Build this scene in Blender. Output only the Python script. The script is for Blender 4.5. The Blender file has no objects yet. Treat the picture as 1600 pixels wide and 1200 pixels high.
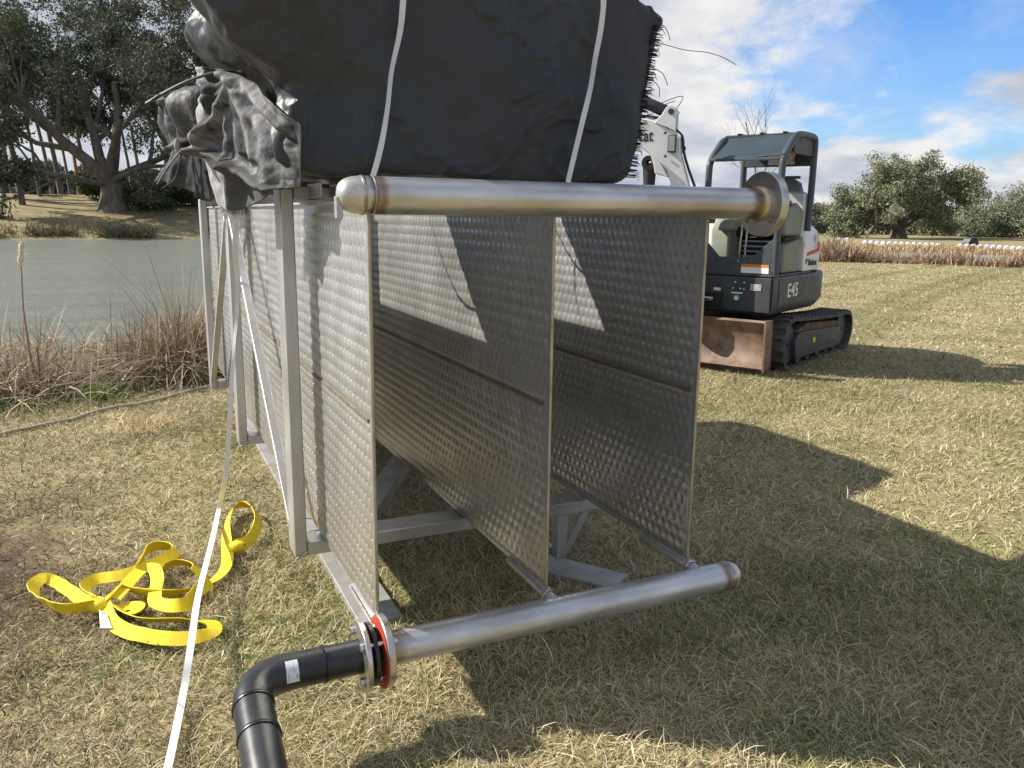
import bpy, math, random
import numpy as np
from mathutils import Matrix, Vector
random.seed(7); rng = np.random.default_rng(7)
S = bpy.context.scene
COL = S.collection
R = math.radians

# ------------------------------------------------------------------ camera, sky, sun, exposure
CAM = np.array([-0.6996, -2.564, 1.4392]); YAW, PITCH, ROLL, FPX = 0.4388, 0.203, 0.0126, 1279.0
def cam_axes():
    f = np.array([math.sin(YAW)*math.cos(PITCH), math.cos(YAW)*math.cos(PITCH), -math.sin(PITCH)])
    r = np.array([math.cos(YAW), -math.sin(YAW), 0.0]); u = np.cross(r, f)
    return r*math.cos(ROLL)+u*math.sin(ROLL), -r*math.sin(ROLL)+u*math.cos(ROLL), f
AX = cam_axes()
cd = bpy.data.cameras.new('camera'); cam = bpy.data.objects.new('camera', cd); COL.objects.link(cam)
cd.sensor_width = 36; cd.lens = FPX*36/1600; cd.clip_start = .05; cd.clip_end = 3000
M = Matrix.Identity(4)
for i in range(3):
    M[i][0] = AX[0][i]; M[i][1] = AX[1][i]; M[i][2] = -AX[2][i]; M[i][3] = CAM[i]
cam.matrix_world = M; S.camera = cam
LDIR = np.array([1.0, -.66, -.90]); LDIR /= np.linalg.norm(LDIR)        # the way sunlight travels
S.view_settings.view_transform = 'Standard'; S.view_settings.look = 'None'
S.view_settings.gamma = 1; S.view_settings.use_curve_mapping = False
S.view_settings.exposure = 0.80
W = bpy.data.worlds.new('World'); S.world = W; W.use_nodes = True
nt = W.node_tree; nt.nodes.clear()
def wn(t, **k):
    n = nt.nodes.new(t)
    for a, b in k.items(): setattr(n, a, b)
    return n
sky = wn('ShaderNodeTexSky', sky_type='NISHITA', sun_disc=False, sun_elevation=math.asin(-LDIR[2]),
         sun_rotation=math.atan2(-LDIR[0], -LDIR[1]) % (2*math.pi), air_density=1.0, dust_density=.6, ozone_density=1.5)
bg = wn('ShaderNodeBackground'); bg.inputs[1].default_value = .13
out = wn('ShaderNodeOutputWorld')
tc = wn('ShaderNodeTexCoord'); sep = wn('ShaderNodeSeparateXYZ'); nt.links.new(tc.outputs['Generated'], sep.inputs[0])
def wm(op, a, b=None, c=None, clamp=False):
    n = wn('ShaderNodeMath', operation=op, use_clamp=clamp)
    for i, v in enumerate((a, b, c)):
        if v is None: continue
        if isinstance(v, (int, float)): n.inputs[i].default_value = v
        else: nt.links.new(v, n.inputs[i])
    return n.outputs[0]
zc = wm('ADD', wm('MAXIMUM', sep.outputs[2], 0.0), .30)
cx_ = wm('DIVIDE', sep.outputs[0], zc); cy_ = wm('DIVIDE', sep.outputs[1], zc)
comb = wn('ShaderNodeCombineXYZ'); nt.links.new(cx_, comb.inputs[0]); nt.links.new(cy_, comb.inputs[1])
def noise(scale, detail, rough, off, dist=0.0):
    mp = wn('ShaderNodeMapping'); mp.inputs['Location'].default_value = off; mp.inputs['Scale'].default_value = (1, 1, 1)
    nt.links.new(comb.outputs[0], mp.inputs[0])
    n = wn('ShaderNodeTexNoise'); n.inputs['Scale'].default_value = scale; n.inputs['Detail'].default_value = detail
    n.inputs['Roughness'].default_value = rough; n.inputs['Distortion'].default_value = dist
    nt.links.new(mp.outputs[0], n.inputs[0]); return n.outputs[0]
def ramp(v, stops):
    r = wn('ShaderNodeValToRGB'); e = r.color_ramp.elements
    while len(e) < len(stops): e.new(.5)
    for el, (p, c) in zip(e, stops): el.position = p; el.color = c if len(c) == 4 else (*c, 1)
    nt.links.new(v, r.inputs[0]); return r.outputs[0]
def g(v): return (v, v, v)
n1 = noise(1.15, 10, .56, (3.1, 1.7, 0), .15)
bias = ramp(sep.outputs[2], [(0.0, g(.13)), (.10, g(.085)), (.20, g(.045)), (.34, g(.02))])
mask = ramp(wm('SUBTRACT', wm('ADD', n1, bias), .06), [(.40, g(0)), (.475, g(1))])
lowf = ramp(sep.outputs[2], [(0.0, g(.75)), (.07, g(.25)), (.2, g(0))])
mask2 = wm('MAXIMUM', mask, wm('MULTIPLY', lowf, 1.0))
wisp = ramp(noise(2.1, 7, .65, (7, 2, 0), .9), [(.45, g(0)), (.78, g(.45))])
mask3 = wm('MAXIMUM', mask2, wisp, clamp=True)
n1b = noise(1.15, 10, .56, (3.19, 1.63, 0), .15)
lit = wm('ADD', wm('MULTIPLY', wm('SUBTRACT', n1, n1b), 5.0), wm('SUBTRACT', .78, wm('MULTIPLY', wm('SUBTRACT', n1, .40), 2.6)), clamp=True)
shade = ramp(lit, [(.10, (2.0, 2.2, 2.7)), (.45, (2.65, 2.8, 3.15)), (.85, (4.0, 3.95, 3.9))])
blue = wn('ShaderNodeMix', data_type='RGBA', blend_type='MULTIPLY'); blue.inputs[0].default_value = 1
nt.links.new(sky.outputs[0], blue.inputs[6]); blue.inputs[7].default_value = (.36, .56, .82, 1)
mx = wn('ShaderNodeMix', data_type='RGBA'); nt.links.new(mask3, mx.inputs[0]); nt.links.new(blue.outputs[2], mx.inputs[6]); nt.links.new(shade, mx.inputs[7])
nt.links.new(mx.outputs[2], bg.inputs[0]); nt.links.new(bg.outputs[0], out.inputs[0])
sd = bpy.data.lights.new('sun', 'SUN'); sun = bpy.data.objects.new('sun', sd); COL.objects.link(sun)
sd.energy = 4.7; sd.angle = R(.55); sd.color = (1.0, .94, .84)
sun.rotation_euler = Vector(LDIR.tolist()).to_track_quat('-Z', 'Y').to_euler()

# ------------------------------------------------------------------ helpers
def U(px, py, axis, val):
    d = AX[2]+AX[0]*(px-800)/FPX+AX[1]*(600-py)/FPX
    return CAM+d*(val-CAM[axis])/d[axis]
def A(*a): return np.array(a, float)
def h2(ix, iy, s=0):
    n = (ix.astype(np.int64)*374761393+iy.astype(np.int64)*668265263+s*982451653) & 0x7fffffff
    n = ((n ^ (n >> 13))*1274126177) & 0x7fffffff
    return ((n ^ (n >> 16)) & 0xffff)/65535.0
def vn(x, y, s=0):
    x = np.asarray(x, float); y = np.asarray(y, float)
    ix, iy = np.floor(x), np.floor(y); fx, fy = x-ix, y-iy
    fx = fx*fx*(3-2*fx); fy = fy*fy*(3-2*fy)
    a, b, c, d = h2(ix, iy, s), h2(ix+1, iy, s), h2(ix, iy+1, s), h2(ix+1, iy+1, s)
    return (a*(1-fx)+b*fx)*(1-fy)+(c*(1-fx)+d*fx)*fy
def fbm(x, y, s=0, o=4):
    t, a, n = 0, .5, 0
    for k in range(o): t = t+a*vn(np.asarray(x)*2**k, np.asarray(y)*2**k, s+k*17); n += a; a *= .5
    return t/n
def sst(a, b, x):
    t = np.clip((np.asarray(x, float)-a)/(b-a), 0, 1); return t*t*(3-2*t)
WORLDMODE = {}
def tag(o, label=None, cat=None, group=None, kind=None):
    if label: o['label'] = label
    if cat: o['category'] = cat
    if group: o['group'] = group
    if kind: o['kind'] = kind
    return o
def thing(name, label, cat, loc=(0, 0, 0), rz=0, group=None, world=True):
    o = bpy.data.objects.new(name, None); COL.objects.link(o); o.location = loc; o.rotation_euler = (0, 0, rz)
    o.empty_display_size = .1; tag(o, label, cat, group)
    if world: WORLDMODE[o] = Matrix.Translation(loc).inverted()
    return o
def attach(o, p):
    if p is None: return
    o.parent = p
    if p in WORLDMODE: o.matrix_parent_inverse = WORLDMODE[p]
def mesh_arrays(name, V, F3=None, F4=None, mat=None, col=None, smooth=False):
    me = bpy.data.meshes.new(name); V = np.asarray(V, np.float32)
    n3 = 0 if F3 is None else len(F3); n4 = 0 if F4 is None else len(F4)
    me.vertices.add(len(V)); me.vertices.foreach_set('co', V.ravel())
    idx = []; st = []
    if n3: idx.append(np.asarray(F3, np.int32).ravel()); st.append(np.arange(n3)*3)
    if n4: idx.append(np.asarray(F4, np.int32).ravel()); st.append(n3*3+np.arange(n4)*4)
    idx = np.concatenate(idx); st = np.concatenate(st).astype(np.int32)
    me.loops.add(len(idx)); me.loops.foreach_set('vertex_index', idx)
    me.polygons.add(n3+n4); me.polygons.foreach_set('loop_start', st)
    me.update(calc_edges=True)
    if smooth: me.polygons.foreach_set('use_smooth', np.ones(n3+n4, bool))
    if col is not None:
        ca = me.color_attributes.new('Col', 'FLOAT_COLOR', 'POINT')
        c4 = np.ones((len(V), 4), np.float32); c4[:, :3] = col; ca.data.foreach_set('color', c4.ravel())
    if mat: me.materials.append(mat)
    return me
def link(name, me, parent=None):
    o = bpy.data.objects.new(name, me); COL.objects.link(o); attach(o, parent); return o
class MB:
    def __init__(s): s.v = []; s.f = []
    def add(s, V, F):
        b = len(s.v); s.v.extend([tuple(map(float, p)) for p in V]); s.f.extend([tuple(b+i for i in f) for f in F]); return s
    def box(s, lo, hi, Rm=None, c=None):
        (a, b, c0), (d, e, f) = lo, hi
        V = [A(x, y, z) for z in (c0, f) for y in (b, e) for x in (a, d)]
        if Rm is not None: V = [Rm@(p-c)+c for p in V]
        return s.add(V, [(0, 2, 3, 1), (4, 5, 7, 6), (0, 1, 5, 4), (2, 6, 7, 3), (0, 4, 6, 2), (1, 3, 7, 5)])
    def bar(s, p, q, w, h, up=(0, 0, 1), roll=0):      # rectangular bar from p to q
        p, q = A(*p), A(*q); t = q-p; t /= np.linalg.norm(t); n = np.cross(t, A(*up)); n /= np.linalg.norm(n); b = np.cross(n, t)
        if roll: n, b = n*math.cos(roll)+b*math.sin(roll), b*math.cos(roll)-n*math.sin(roll)
        V = [e+n*i*w/2+b*j*h/2 for e in (p, q) for i, j in ((-1, -1), (1, -1), (1, 1), (-1, 1))]
        return s.add(V, [(3, 2, 1, 0), (4, 5, 6, 7), (0, 1, 5, 4), (1, 2, 6, 5), (2, 3, 7, 6), (3, 0, 4, 7)])
    def tube(s, P, r, n=12, caps=True):
        P = [A(*p) for p in P]; m = len(P); rr = r if hasattr(r, '__len__') else [r]*m
        T = [P[min(i+1, m-1)]-P[max(i-1, 0)] for i in range(m)]; T = [t/(np.linalg.norm(t)+1e-12) for t in T]
        a = A(0, 0, 1) if abs(T[0][2]) < .9 else A(1, 0, 0); a = np.cross(T[0], a); a /= np.linalg.norm(a); V = []
        for i in range(m):
            a = a-T[i]*(a@T[i]); a /= np.linalg.norm(a); b = np.cross(T[i], a)
            for k in range(n):
                t = 2*math.pi*k/n; V.append(P[i]+rr[i]*(a*math.cos(t)+b*math.sin(t)))
        F = [(i*n+k, i*n+(k+1) % n, (i+1)*n+(k+1) % n, (i+1)*n+k) for i in range(m-1) for k in range(n)]
        if caps: F += [tuple(reversed(range(n))), tuple(range((m-1)*n, m*n))]
        return s.add(V, F)
    def lathe(s, prof, o, ax, n=32):                    # prof: (distance along ax, radius)
        o, ax = A(*o), A(*ax); ax /= np.linalg.norm(ax)
        a = np.cross(ax, A(0, 0, 1) if abs(ax[2]) < .9 else A(1, 0, 0)); a /= np.linalg.norm(a); b = np.cross(ax, a); V = []
        for d, r in prof:
            for k in range(n):
                t = 2*math.pi*k/n; V.append(o+ax*d+r*(a*math.cos(t)+b*math.sin(t)))
        m = len(prof)
        return s.add(V, [(i*n+k, i*n+(k+1) % n, (i+1)*n+(k+1) % n, (i+1)*n+k) for i in range(m-1) for k in range(n)])
    def prism(s, poly, fn, a, b):
        n = len(poly); V = [fn(u, v, a) for u, v in poly]+[fn(u, v, b) for u, v in poly]
        return s.add(V, [tuple(reversed(range(n))), tuple(range(n, 2*n))]+[(i, (i+1) % n, n+(i+1) % n, n+i) for i in range(n)])
    def mesh(s, name, mat, smooth=None):
        me = bpy.data.meshes.new(name); me.from_pydata(s.v, [], s.f); me.validate(); me.update()
        if mat: me.materials.append(mat)
        bmn = __import__('bmesh'); bm = bmn.new(); bm.from_mesh(me); bmn.ops.recalc_face_normals(bm, faces=bm.faces); bm.to_mesh(me); bm.free()
        if smooth:
            me.polygons.foreach_set('use_smooth', np.ones(len(me.polygons), bool)); me.set_sharp_from_angle(angle=R(smooth))
        return me
    def build(s, name, mat, parent=None, smooth=None, bevel=0, label=None):
        o = link(name, s.mesh(name, mat, smooth), parent)
        if bevel:
            m = o.modifiers.new('bevel', 'BEVEL'); m.width = bevel; m.segments = 2; m.limit_method = 'ANGLE'; m.angle_limit = R(40)
            o.data.polygons.foreach_set('use_smooth', np.ones(len(o.data.polygons), bool)); m.harden_normals = True
        if label: o['label'] = label
        return o
def catmull(P, n=8):
    P = [A(*p) for p in P]; Q = [2*P[0]-P[1]]+P+[2*P[-1]-P[-2]]; o = []
    for i in range(1, len(Q)-2):
        for k in range(n):
            t = k/n; a, b, c, d = Q[i-1:i+3]
            o.append(.5*((2*b)+(c-a)*t+(2*a-5*b+4*c-d)*t*t+(3*b-a-3*c+d)*t**3))
    o.append(Q[-2]); return np.array(o)
def ribbon(P, Wd, th=.003):                             # P points, Wd width vectors (half width)
    P = np.array(P); Wd = np.array(Wd); T = np.gradient(P, axis=0); N = np.cross(T, Wd); N /= np.linalg.norm(N, axis=1)[:, None]+1e-9
    m = MB(); V = []; F = []
    for i in range(len(P)):
        for sx, sn in ((-1, -1), (1, -1), (1, 1), (-1, 1)): V.append(P[i]+Wd[i]*sx+N[i]*sn*th/2)
    for i in range(len(P)-1):
        for k in range(4): F.append((4*i+k, 4*i+(k+1) % 4, 4*i+4+(k+1) % 4, 4*i+4+k))
    F += [(0, 1, 2, 3), tuple(4*(len(P)-1)+k for k in (3, 2, 1, 0))]
    return m.add(V, F)

# ------------------------------------------------------------------ materials
def mat(name, c1, c2=None, scale=3, rough=.6, rough2=None, metal=0, bump=None, stretch=(1, 1, 1), lohi=(.35, .65), detail=6,
        coord='Object', extra=None, spec=.5, attr=None, sheen=0, trans=0):
    m = bpy.data.materials.new(name); m.use_nodes = True; t = m.node_tree; N = t.nodes; Lk = t.links; b = N['Principled BSDF']
    b.inputs['Metallic'].default_value = metal; b.inputs['Roughness'].default_value = rough; b.inputs['Specular IOR Level'].default_value = spec
    if sheen: b.inputs['Sheen Weight'].default_value = sheen
    b.inputs['Base Color'].default_value = (*c1, 1)
    tcn = N.new('ShaderNodeTexCoord'); mp = N.new('ShaderNodeMapping'); mp.inputs['Scale'].default_value = stretch
    Lk.new(tcn.outputs[coord], mp.inputs[0])
    def ns(sc, dt=detail, rg=.6, vec=None):
        n = N.new('ShaderNodeTexNoise'); n.inputs['Scale'].default_value = sc; n.inputs['Detail'].default_value = dt; n.inputs['Roughness'].default_value = rg
        Lk.new(vec or mp.outputs[0], n.inputs[0]); return n.outputs[0]
    def rp(v, stops):
        r = N.new('ShaderNodeValToRGB'); e = r.color_ramp.elements
        while len(e) < len(stops): e.new(.5)
        for el, (p, c) in zip(e, stops): el.position = p; el.color = (*c, 1) if len(c) == 3 else c
        Lk.new(v, r.inputs[0]); return r.outputs[0]
    def mix(f, a, c, bt='MIX'):
        x = N.new('ShaderNodeMix'); x.data_type = 'RGBA'; x.blend_type = bt
        for s_, v in ((0, f), (6, a), (7, c)):
            if isinstance(v, (int, float)): x.inputs[s_].default_value = v
            elif isinstance(v, tuple): x.inputs[s_].default_value = (*v, 1)
            else: Lk.new(v, x.inputs[s_])
        return x.outputs[2]
    def ma(op, a, c=0.0, clamp=False):
        x = N.new('ShaderNodeMath'); x.operation = op; x.use_clamp = clamp
        for i, v in enumerate((a, c)):
            if isinstance(v, (int, float)): x.inputs[i].default_value = v
            else: Lk.new(v, x.inputs[i])
        return x.outputs[0]
    colr = None
    if attr:
        a = N.new('ShaderNodeAttribute'); a.attribute_name = attr; colr = a.outputs['Color']
    if c2:
        f = ns(scale); r = rp(f, [(lohi[0], c1), (lohi[1], c2)]); colr = r if colr is None else mix(1.0, colr, r, 'MULTIPLY')
    ctx = dict(N=N, L=Lk, ns=ns, rp=rp, mix=mix, ma=ma, b=b, tc=tcn, mp=mp, t=t)
    if extra: colr = extra(ctx, colr) or colr
    if colr is not None: Lk.new(colr, b.inputs['Base Color'])
    if rough2 is not None: Lk.new(rp(ns(scale*2.3), [(.3, g(rough)), (.7, g(rough2))]), b.inputs['Roughness'])
    if bump:
        bn = N.new('ShaderNodeBump'); bn.inputs['Strength'].default_value = bump[1]; bn.inputs['Distance'].default_value = bump[2]
        Lk.new(ns(bump[0], 8), bn.inputs['Height']); Lk.new(bn.outputs[0], b.inputs['Normal'])
    if trans:
        tr = N.new('ShaderNodeBsdfTranslucent'); ms = N.new('ShaderNodeMixShader'); ms.inputs[0].default_value = trans
        if colr is not None: Lk.new(colr, tr.inputs[0])
        o = N['Material Output']; Lk.new(b.outputs[0], ms.inputs[1]); Lk.new(tr.outputs[0], ms.inputs[2]); Lk.new(ms.outputs[0], o.inputs[0])
    return m
def steel_dirt(c, col):                                # dried soil and water marks low on the plates
    sp = c['N'].new('ShaderNodeSeparateXYZ'); ge = c['N'].new('ShaderNodeNewGeometry'); c['L'].new(ge.outputs['Position'], sp.inputs[0])
    lg = c['rp'](c['ns'](1.3, 5, .6), [(.40, g(0)), (.62, g(.5))]); col = c['mix'](lg, col, (.35, .335, .31))
    f = c['rp'](sp.outputs[2], [(.0, g(.75)), (.55, g(0))]); n = c['rp'](c['ns'](5.5, 9, .7), [(.42, g(0)), (.62, g(1))])
    col = c['mix'](c['ma']('MULTIPLY', c['ma']('MULTIPLY', f, n), .6), col, (.42, .37, .24))
    st = c['N'].new('ShaderNodeMapping'); st.inputs['Scale'].default_value = (1, 9, .8); c['L'].new(c['tc'].outputs['Object'], st.inputs[0])
    s2 = c['rp'](c['ns'](2.2, 6, .6, st.outputs[0]), [(.50, g(0)), (.72, g(.55))])
    col = c['mix'](s2, col, (.37, .355, .33))
    def wrapd(v, o, p_):
        t = c['ma']('DIVIDE', c['ma']('SUBTRACT', v, o), p_); t = c['ma']('SUBTRACT', c['ma']('FRACT', c['ma']('ADD', t, .5)), .5); return c['ma']('MULTIPLY', t, p_)
    ds = []
    for oy, oz in ((0, .02), (.025, .067)):
        a = wrapd(sp.outputs[1], oy, .05); b = wrapd(sp.outputs[2], oz, .094)
        ds.append(c['ma']('SQRT', c['ma']('ADD', c['ma']('MULTIPLY', a, a), c['ma']('MULTIPLY', b, b))))
    d = c['ma']('MINIMUM', *ds)
    ring = c['rp'](c['ma']('MULTIPLY', d, 100), [(.0, g(.15)), (.30, g(.9)), (.48, g(.75)), (.60, g(0))])
    bn = c['N'].new('ShaderNodeBump'); bn.inputs['Strength'].default_value = .8; bn.inputs['Distance'].default_value = .0025
    inv = c['ma']('SUBTRACT', 1.0, ring); c['L'].new(inv, bn.inputs['Height']); c['L'].new(bn.outputs[0], c['b'].inputs['Normal'])
    return c['mix'](c['ma']('MULTIPLY', ring, .55), col, (.17, .15, .13))
m_plate = mat('plate steel', (.55, .55, .54), (.43, .425, .41), 2.2, .27, .42, .70, None, extra=steel_dirt)
m_steel = mat('frame steel', (.55, .55, .55), (.42, .41, .39), 6, .38, .55, .75, (60, .08, .002), stretch=(1, 1, .35))
m_seam = mat('weld seam steel', (.16, .13, .10), (.28, .22, .15), 14, .55, None, .5)
m_edge = mat('plate edge steel', (.34, .29, .22), (.5, .46, .4), 9, .4, None, .7)
def heat(bands):
    def fn(c, col):
        sp = c['N'].new('ShaderNodeSeparateXYZ'); ge = c['N'].new('ShaderNodeNewGeometry'); c['L'].new(ge.outputs['Position'], sp.inputs[0])
        wob = c['ma']('MULTIPLY', c['ma']('SUBTRACT', c['ns'](14, 4), .5), .035)
        for x0, wd, cc in bands:
            d = c['ma']('ABSOLUTE', c['ma']('SUBTRACT', c['ma']('ADD', sp.outputs[0], wob), x0))
            f = c['rp'](c['ma']('DIVIDE', d, wd), [(.25, g(.9)), (1, g(0))]); col = c['mix'](f, col, cc)
        stn = c['rp'](c['ns'](7, 8, .65), [(.48, g(0)), (.7, g(.55))])
        return c['mix'](stn, col, (.37, .32, .25))
    return fn
m_pipe_top = mat('top header steel', (.64, .63, .61), (.47, .45, .42), 7, .26, .46, .8, (40, .05, .002), stretch=(.4, 1, 1),
                 extra=heat([(-.058, .016, (.12, .07, .035)), (-.008, .016, (.10, .075, .08)), (.015, .022, (.26, .17, .10)), (1.462, .035, (.20, .13, .08)), (1.49, .014, (.6, .42, .18))]))
m_pipe_bot = mat('bottom header steel', (.70, .71, .71), (.47, .47, .47), 8, .32, .55, .72, (40, .06, .002), stretch=(.4, 1, 1),
                 extra=heat([(1.44, .03, (.24, .17, .1)), (1.475, .015, (.2, .16, .15)), (.03, .04, (.34, .28, .2))]))
m_cap = mat('cap steel', (.66, .64, .58), (.5, .47, .42), 9, .32, .45, .75)
m_flange = mat('machined flange steel', (.62, .60, .56), (.46, .42, .36), 9, .26, .4, .9)
m_weld = mat('weld bead', (.30, .25, .2), (.55, .5, .45), 40, .35, None, .85, (90, .3, .002))
m_bolt = mat('bolt steel', (.6, .6, .6), None, rough=.25, metal=.95)
m_gasket = mat('red rubber gasket', (.42, .045, .02), (.5, .07, .035), 12, .6)
m_hdpe = mat('black plastic pipe', (.012, .013, .015), (.03, .031, .033), 6, .28, .42, 0, (30, .06, .002), stretch=(1, 1, .3))
m_label = mat('printed white sticker', (.75, .75, .72), None, rough=.5, stretch=(1, .12, .12),
              extra=lambda c, col: c['mix'](c['rp'](c['ns'](260, 1), [(.56, g(0)), (.60, g(.6))]), (.75, .75, .72), (.12, .12, .14)))
m_yellow = mat('yellow webbing', (.74, .56, .010), (.86, .68, .02), 9, .7, None, 0, (520, .6, .003),
               extra=lambda c, col: c['mix'](c['rp'](c['ns'](16, 7, .7), [(.56, g(0)), (.78, g(.6))]), col, (.42, .31, .06)))
m_white = mat('white strap webbing', (.72, .72, .72), (.64, .64, .63), 9, .55, None, 0, (500, .2, .001))
def weave(c, col):
    col = c['mix'](c['rp'](c['ns'](1.7, 8, .65), [(.40, g(0)), (.70, g(.8))]), col, (.052, .047, .043))
    st = c['N'].new('ShaderNodeMapping'); st.inputs['Scale'].default_value = (26, 26, 1.0); c['L'].new(c['tc'].outputs['Object'], st.inputs[0])
    s2 = c['rp'](c['ns'](3.0, 5, .6, st.outputs[0]), [(.55, g(0)), (.8, g(.5))])
    return c['mix'](s2, col, (.085, .083, .08))
def tarp_mat(name, c1, c2, rough, scl):
    m = mat(name, c1, c2, 2.5, rough, None, 0, None, extra=weave, spec=.26)
    t = m.node_tree; N = t.nodes; L = t.links; b = N['Principled BSDF']
    tcn = N.new('ShaderNodeTexCoord'); h = []
    for sc, st, w in scl:
        mp = N.new('ShaderNodeMapping'); mp.inputs['Scale'].default_value = st; mp.inputs['Rotation'].default_value = (0, w[1], 0)
        n = N.new('ShaderNodeTexNoise'); n.inputs['Scale'].default_value = sc; n.inputs['Detail'].default_value = 7; n.inputs['Distortion'].default_value = .8
        L.new(tcn.outputs['Object'], mp.inputs[0]); L.new(mp.outputs[0], n.inputs[0])
        x = N.new('ShaderNodeMath'); x.operation = 'MULTIPLY'; x.inputs[1].default_value = w[0]; L.new(n.outputs[0], x.inputs[0]); h.append(x.outputs[0])
    s_ = h[0]
    for k in h[1:]:
        x = N.new('ShaderNodeMath'); x.operation = 'ADD'; L.new(s_, x.inputs[0]); L.new(k, x.inputs[1]); s_ = x.outputs[0]
    bn = N.new('ShaderNodeBump'); bn.inputs['Strength'].default_value = .9; bn.inputs['Distance'].default_value = .055
    L.new(s_, bn.inputs['Height']); L.new(bn.outputs[0], b.inputs['Normal']); return m
m_tarp = tarp_mat('black woven tarp', (.030, .036, .044), (.046, .052, .060), .40, [(3, (1, 1, 1), (.55, 0)), (9, (1, 1, .35), (.22, .7)), (120, (1, 1, .2), (.025, 0))])
m_tarp2 = tarp_mat('weathered black tarp', (.04, .042, .048), (.085, .085, .09), .55, [(5, (1, .7, .5), (.6, .4)), (22, (1, 1, .3), (.2, .2)), (140, (1, 1, .2), (.02, 0))])
m_flap = tarp_mat('sun faded woven tarp', (.10, .103, .11), (.19, .19, .19), .42, [(6, (1, .6, .5), (.5, .3)), (30, (1, 1, .25), (.16, .2)), (140, (1, 1, .2), (.03, 0))])
m_flapc = mat('bleached tarp with painted shade', (1, 1, 1), None, rough=.68, spec=.12, attr='Col', bump=(60, .5, .006), stretch=(1, 1, .35))
m_fray = mat('bleached frayed tarp edge', (.42, .40, .35), (.28, .27, .25), 30, .8, None, 0, (80, .5, .006), stretch=(1, 1, .15))
m_black = mat('black thread', (.015, .015, .016), None, rough=.5)
# machine paints
m_char = mat('charcoal paint', (.030, .036, .042), (.055, .060, .065), 5, .42, .6, 0, (40, .04, .002))
m_rops = mat('dark grey tube paint', (.045, .055, .066), (.065, .075, .085), 5, .36, .5)
m_visor = mat('green grey canopy panel', (.032, .046, .050), (.048, .062, .065), 3, .3, .45)
m_mwhite = mat('white machine paint', (.78, .78, .77), (.68, .66, .62), 4, .35, .5, 0)
m_tan = mat('olive tan console plastic', (.20, .22, .165), (.16, .175, .13), 5, .5)
m_rubber = mat('dusty track rubber', (.035, .034, .032), (.10, .088, .07), 7, .75, None, 0, (30, .3, .01))
m_mud = mat('dried mud and leaves', (.10, .065, .035), (.20, .15, .09), 12, .95, None, 0, (20, .8, .03))
def rustf(c, col):
    return c['mix'](c['rp'](c['ns'](3.2, 9, .7), [(.42, g(0)), (.62, g(.85))]), col, (.27, .20, .15))
m_rust = mat('rusty worn blade steel', (.11, .060, .038), (.20, .125, .085), 5, .6, .75, .15, (25, .2, .006), extra=rustf)
m_dark = mat('near black plastic', (.010, .011, .012), (.02, .02, .02), 6, .5)
m_seat = mat('grey vinyl seat', (.10, .105, .11), (.14, .145, .15), 6, .5)
m_silver = mat('silver hood panel', (.45, .46, .47), (.55, .55, .55), 4, .35, None, .4)
m_wtext = mat('white lettering', (.75, .75, .73), None, rough=.5)
m_btext = mat('black lettering', (.02, .02, .022), None, rough=.5)
m_orange = mat('orange warning band', (.65, .20, .03), None, rough=.5)
m_green = mat('green round decal', (.10, .38, .16), None, rough=.5)
m_red = mat('red decal', (.5, .05, .04), None, rough=.5)
m_yel2 = mat('yellow decal', (.7, .62, .03), None, rough=.5)
m_lens = mat('work light lens', (.30, .31, .28), (.42, .42, .38), 20, .18)
m_chrome = mat('chrome rod', (.7, .7, .7), None, rough=.15, metal=1)
m_decal = mat('pictogram decal', (.60, .57, .48), None, rough=.5,
              extra=lambda c, col: c['mix'](c['rp'](c['ns'](38, 2), [(.55, g(0)), (.6, g(.8))]), (.60, .57, .48), (.10, .10, .10)))
m_blade = mat('dry grass blades', (1, 1, 1), None, rough=.75, attr='Col', spec=.25, trans=.12)
m_leaf = mat('leaves', (1, 1, 1), None, rough=.8, attr='Col', spec=.12, trans=.10)
m_bark = mat('grey bark', (.09, .078, .065), (.19, .17, .145), 3, .9, None, 0, (8, .6, .05), stretch=(1, 1, .3))
m_barkred = mat('reddish bark', (.26, .12, .06), (.33, .17, .09), 3, .9)
m_wrap = mat('white bale wrap', (.58, .60, .63), (.44, .46, .48), 3, .35)

# ------------------------------------------------------------------ terrain
WZ = -.55
def shore(x, y):       # >0 towards the pond
    s = (x+1.73)*-.633+(y-4.97)*.774
    s = s+.35*(fbm(x*.5, y*.5, 5)-.5)
    return np.minimum(np.minimum(s, 4+.12*y-x+1.2*fbm(x*.2, y*.2, 9)), (62-y)*1.0+4+1.6*fbm(x*.15, y*.1, 8))
def terr(x, y):
    x = np.asarray(x, float); y = np.asarray(y, float)
    dx, dy = x-CAM[0], y-CAM[1]; r = np.hypot(dx, dy); az = np.degrees(np.arctan2(dx, dy))
    z = -.31+.13*sst(2, 5.5, x)
    wr = sst(14, 30, az)                              # right-hand side of the view: falls away to a far ditch
    fall = -1.0*sst(36, 50, r)-.15*sst(50, 60, r)
    ditch = -.55*sst(60, 64, r)*(1-sst(88, 93, r))
    z = z+wr*(fall+ditch)
    s = shore(x, y)
    bank = -.04*sst(-.6, .3, s)-.16*sst(.1, 3.2, s)-.55*sst(2.6, 6.5, s)
    z = z+bank*(1-wr*sst(40, 60, r))
    up = np.clip(y-61.5, 0, 23)*.125+np.clip(y-84, 0, 400)*.012+.5*fbm(x*.09, y*.09, 21)*sst(64, 76, y)
    z = z+(1-wr)*sst(61, 63, y)*up
    n = .028*(fbm(x*1.7, y*1.7, 3)-.5)+.02*(fbm(x*6, y*6, 4)-.5)
    dm = np.exp(-((x+1.35)**2/.25+(y-1.9)**2/3.2))    # lumpy soil at the left edge
    return z+n*(1-sst(20, 60, r))+dm*.10*(fbm(x*5, y*5, 12)-.35)
na, nr = 420, 210
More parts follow.
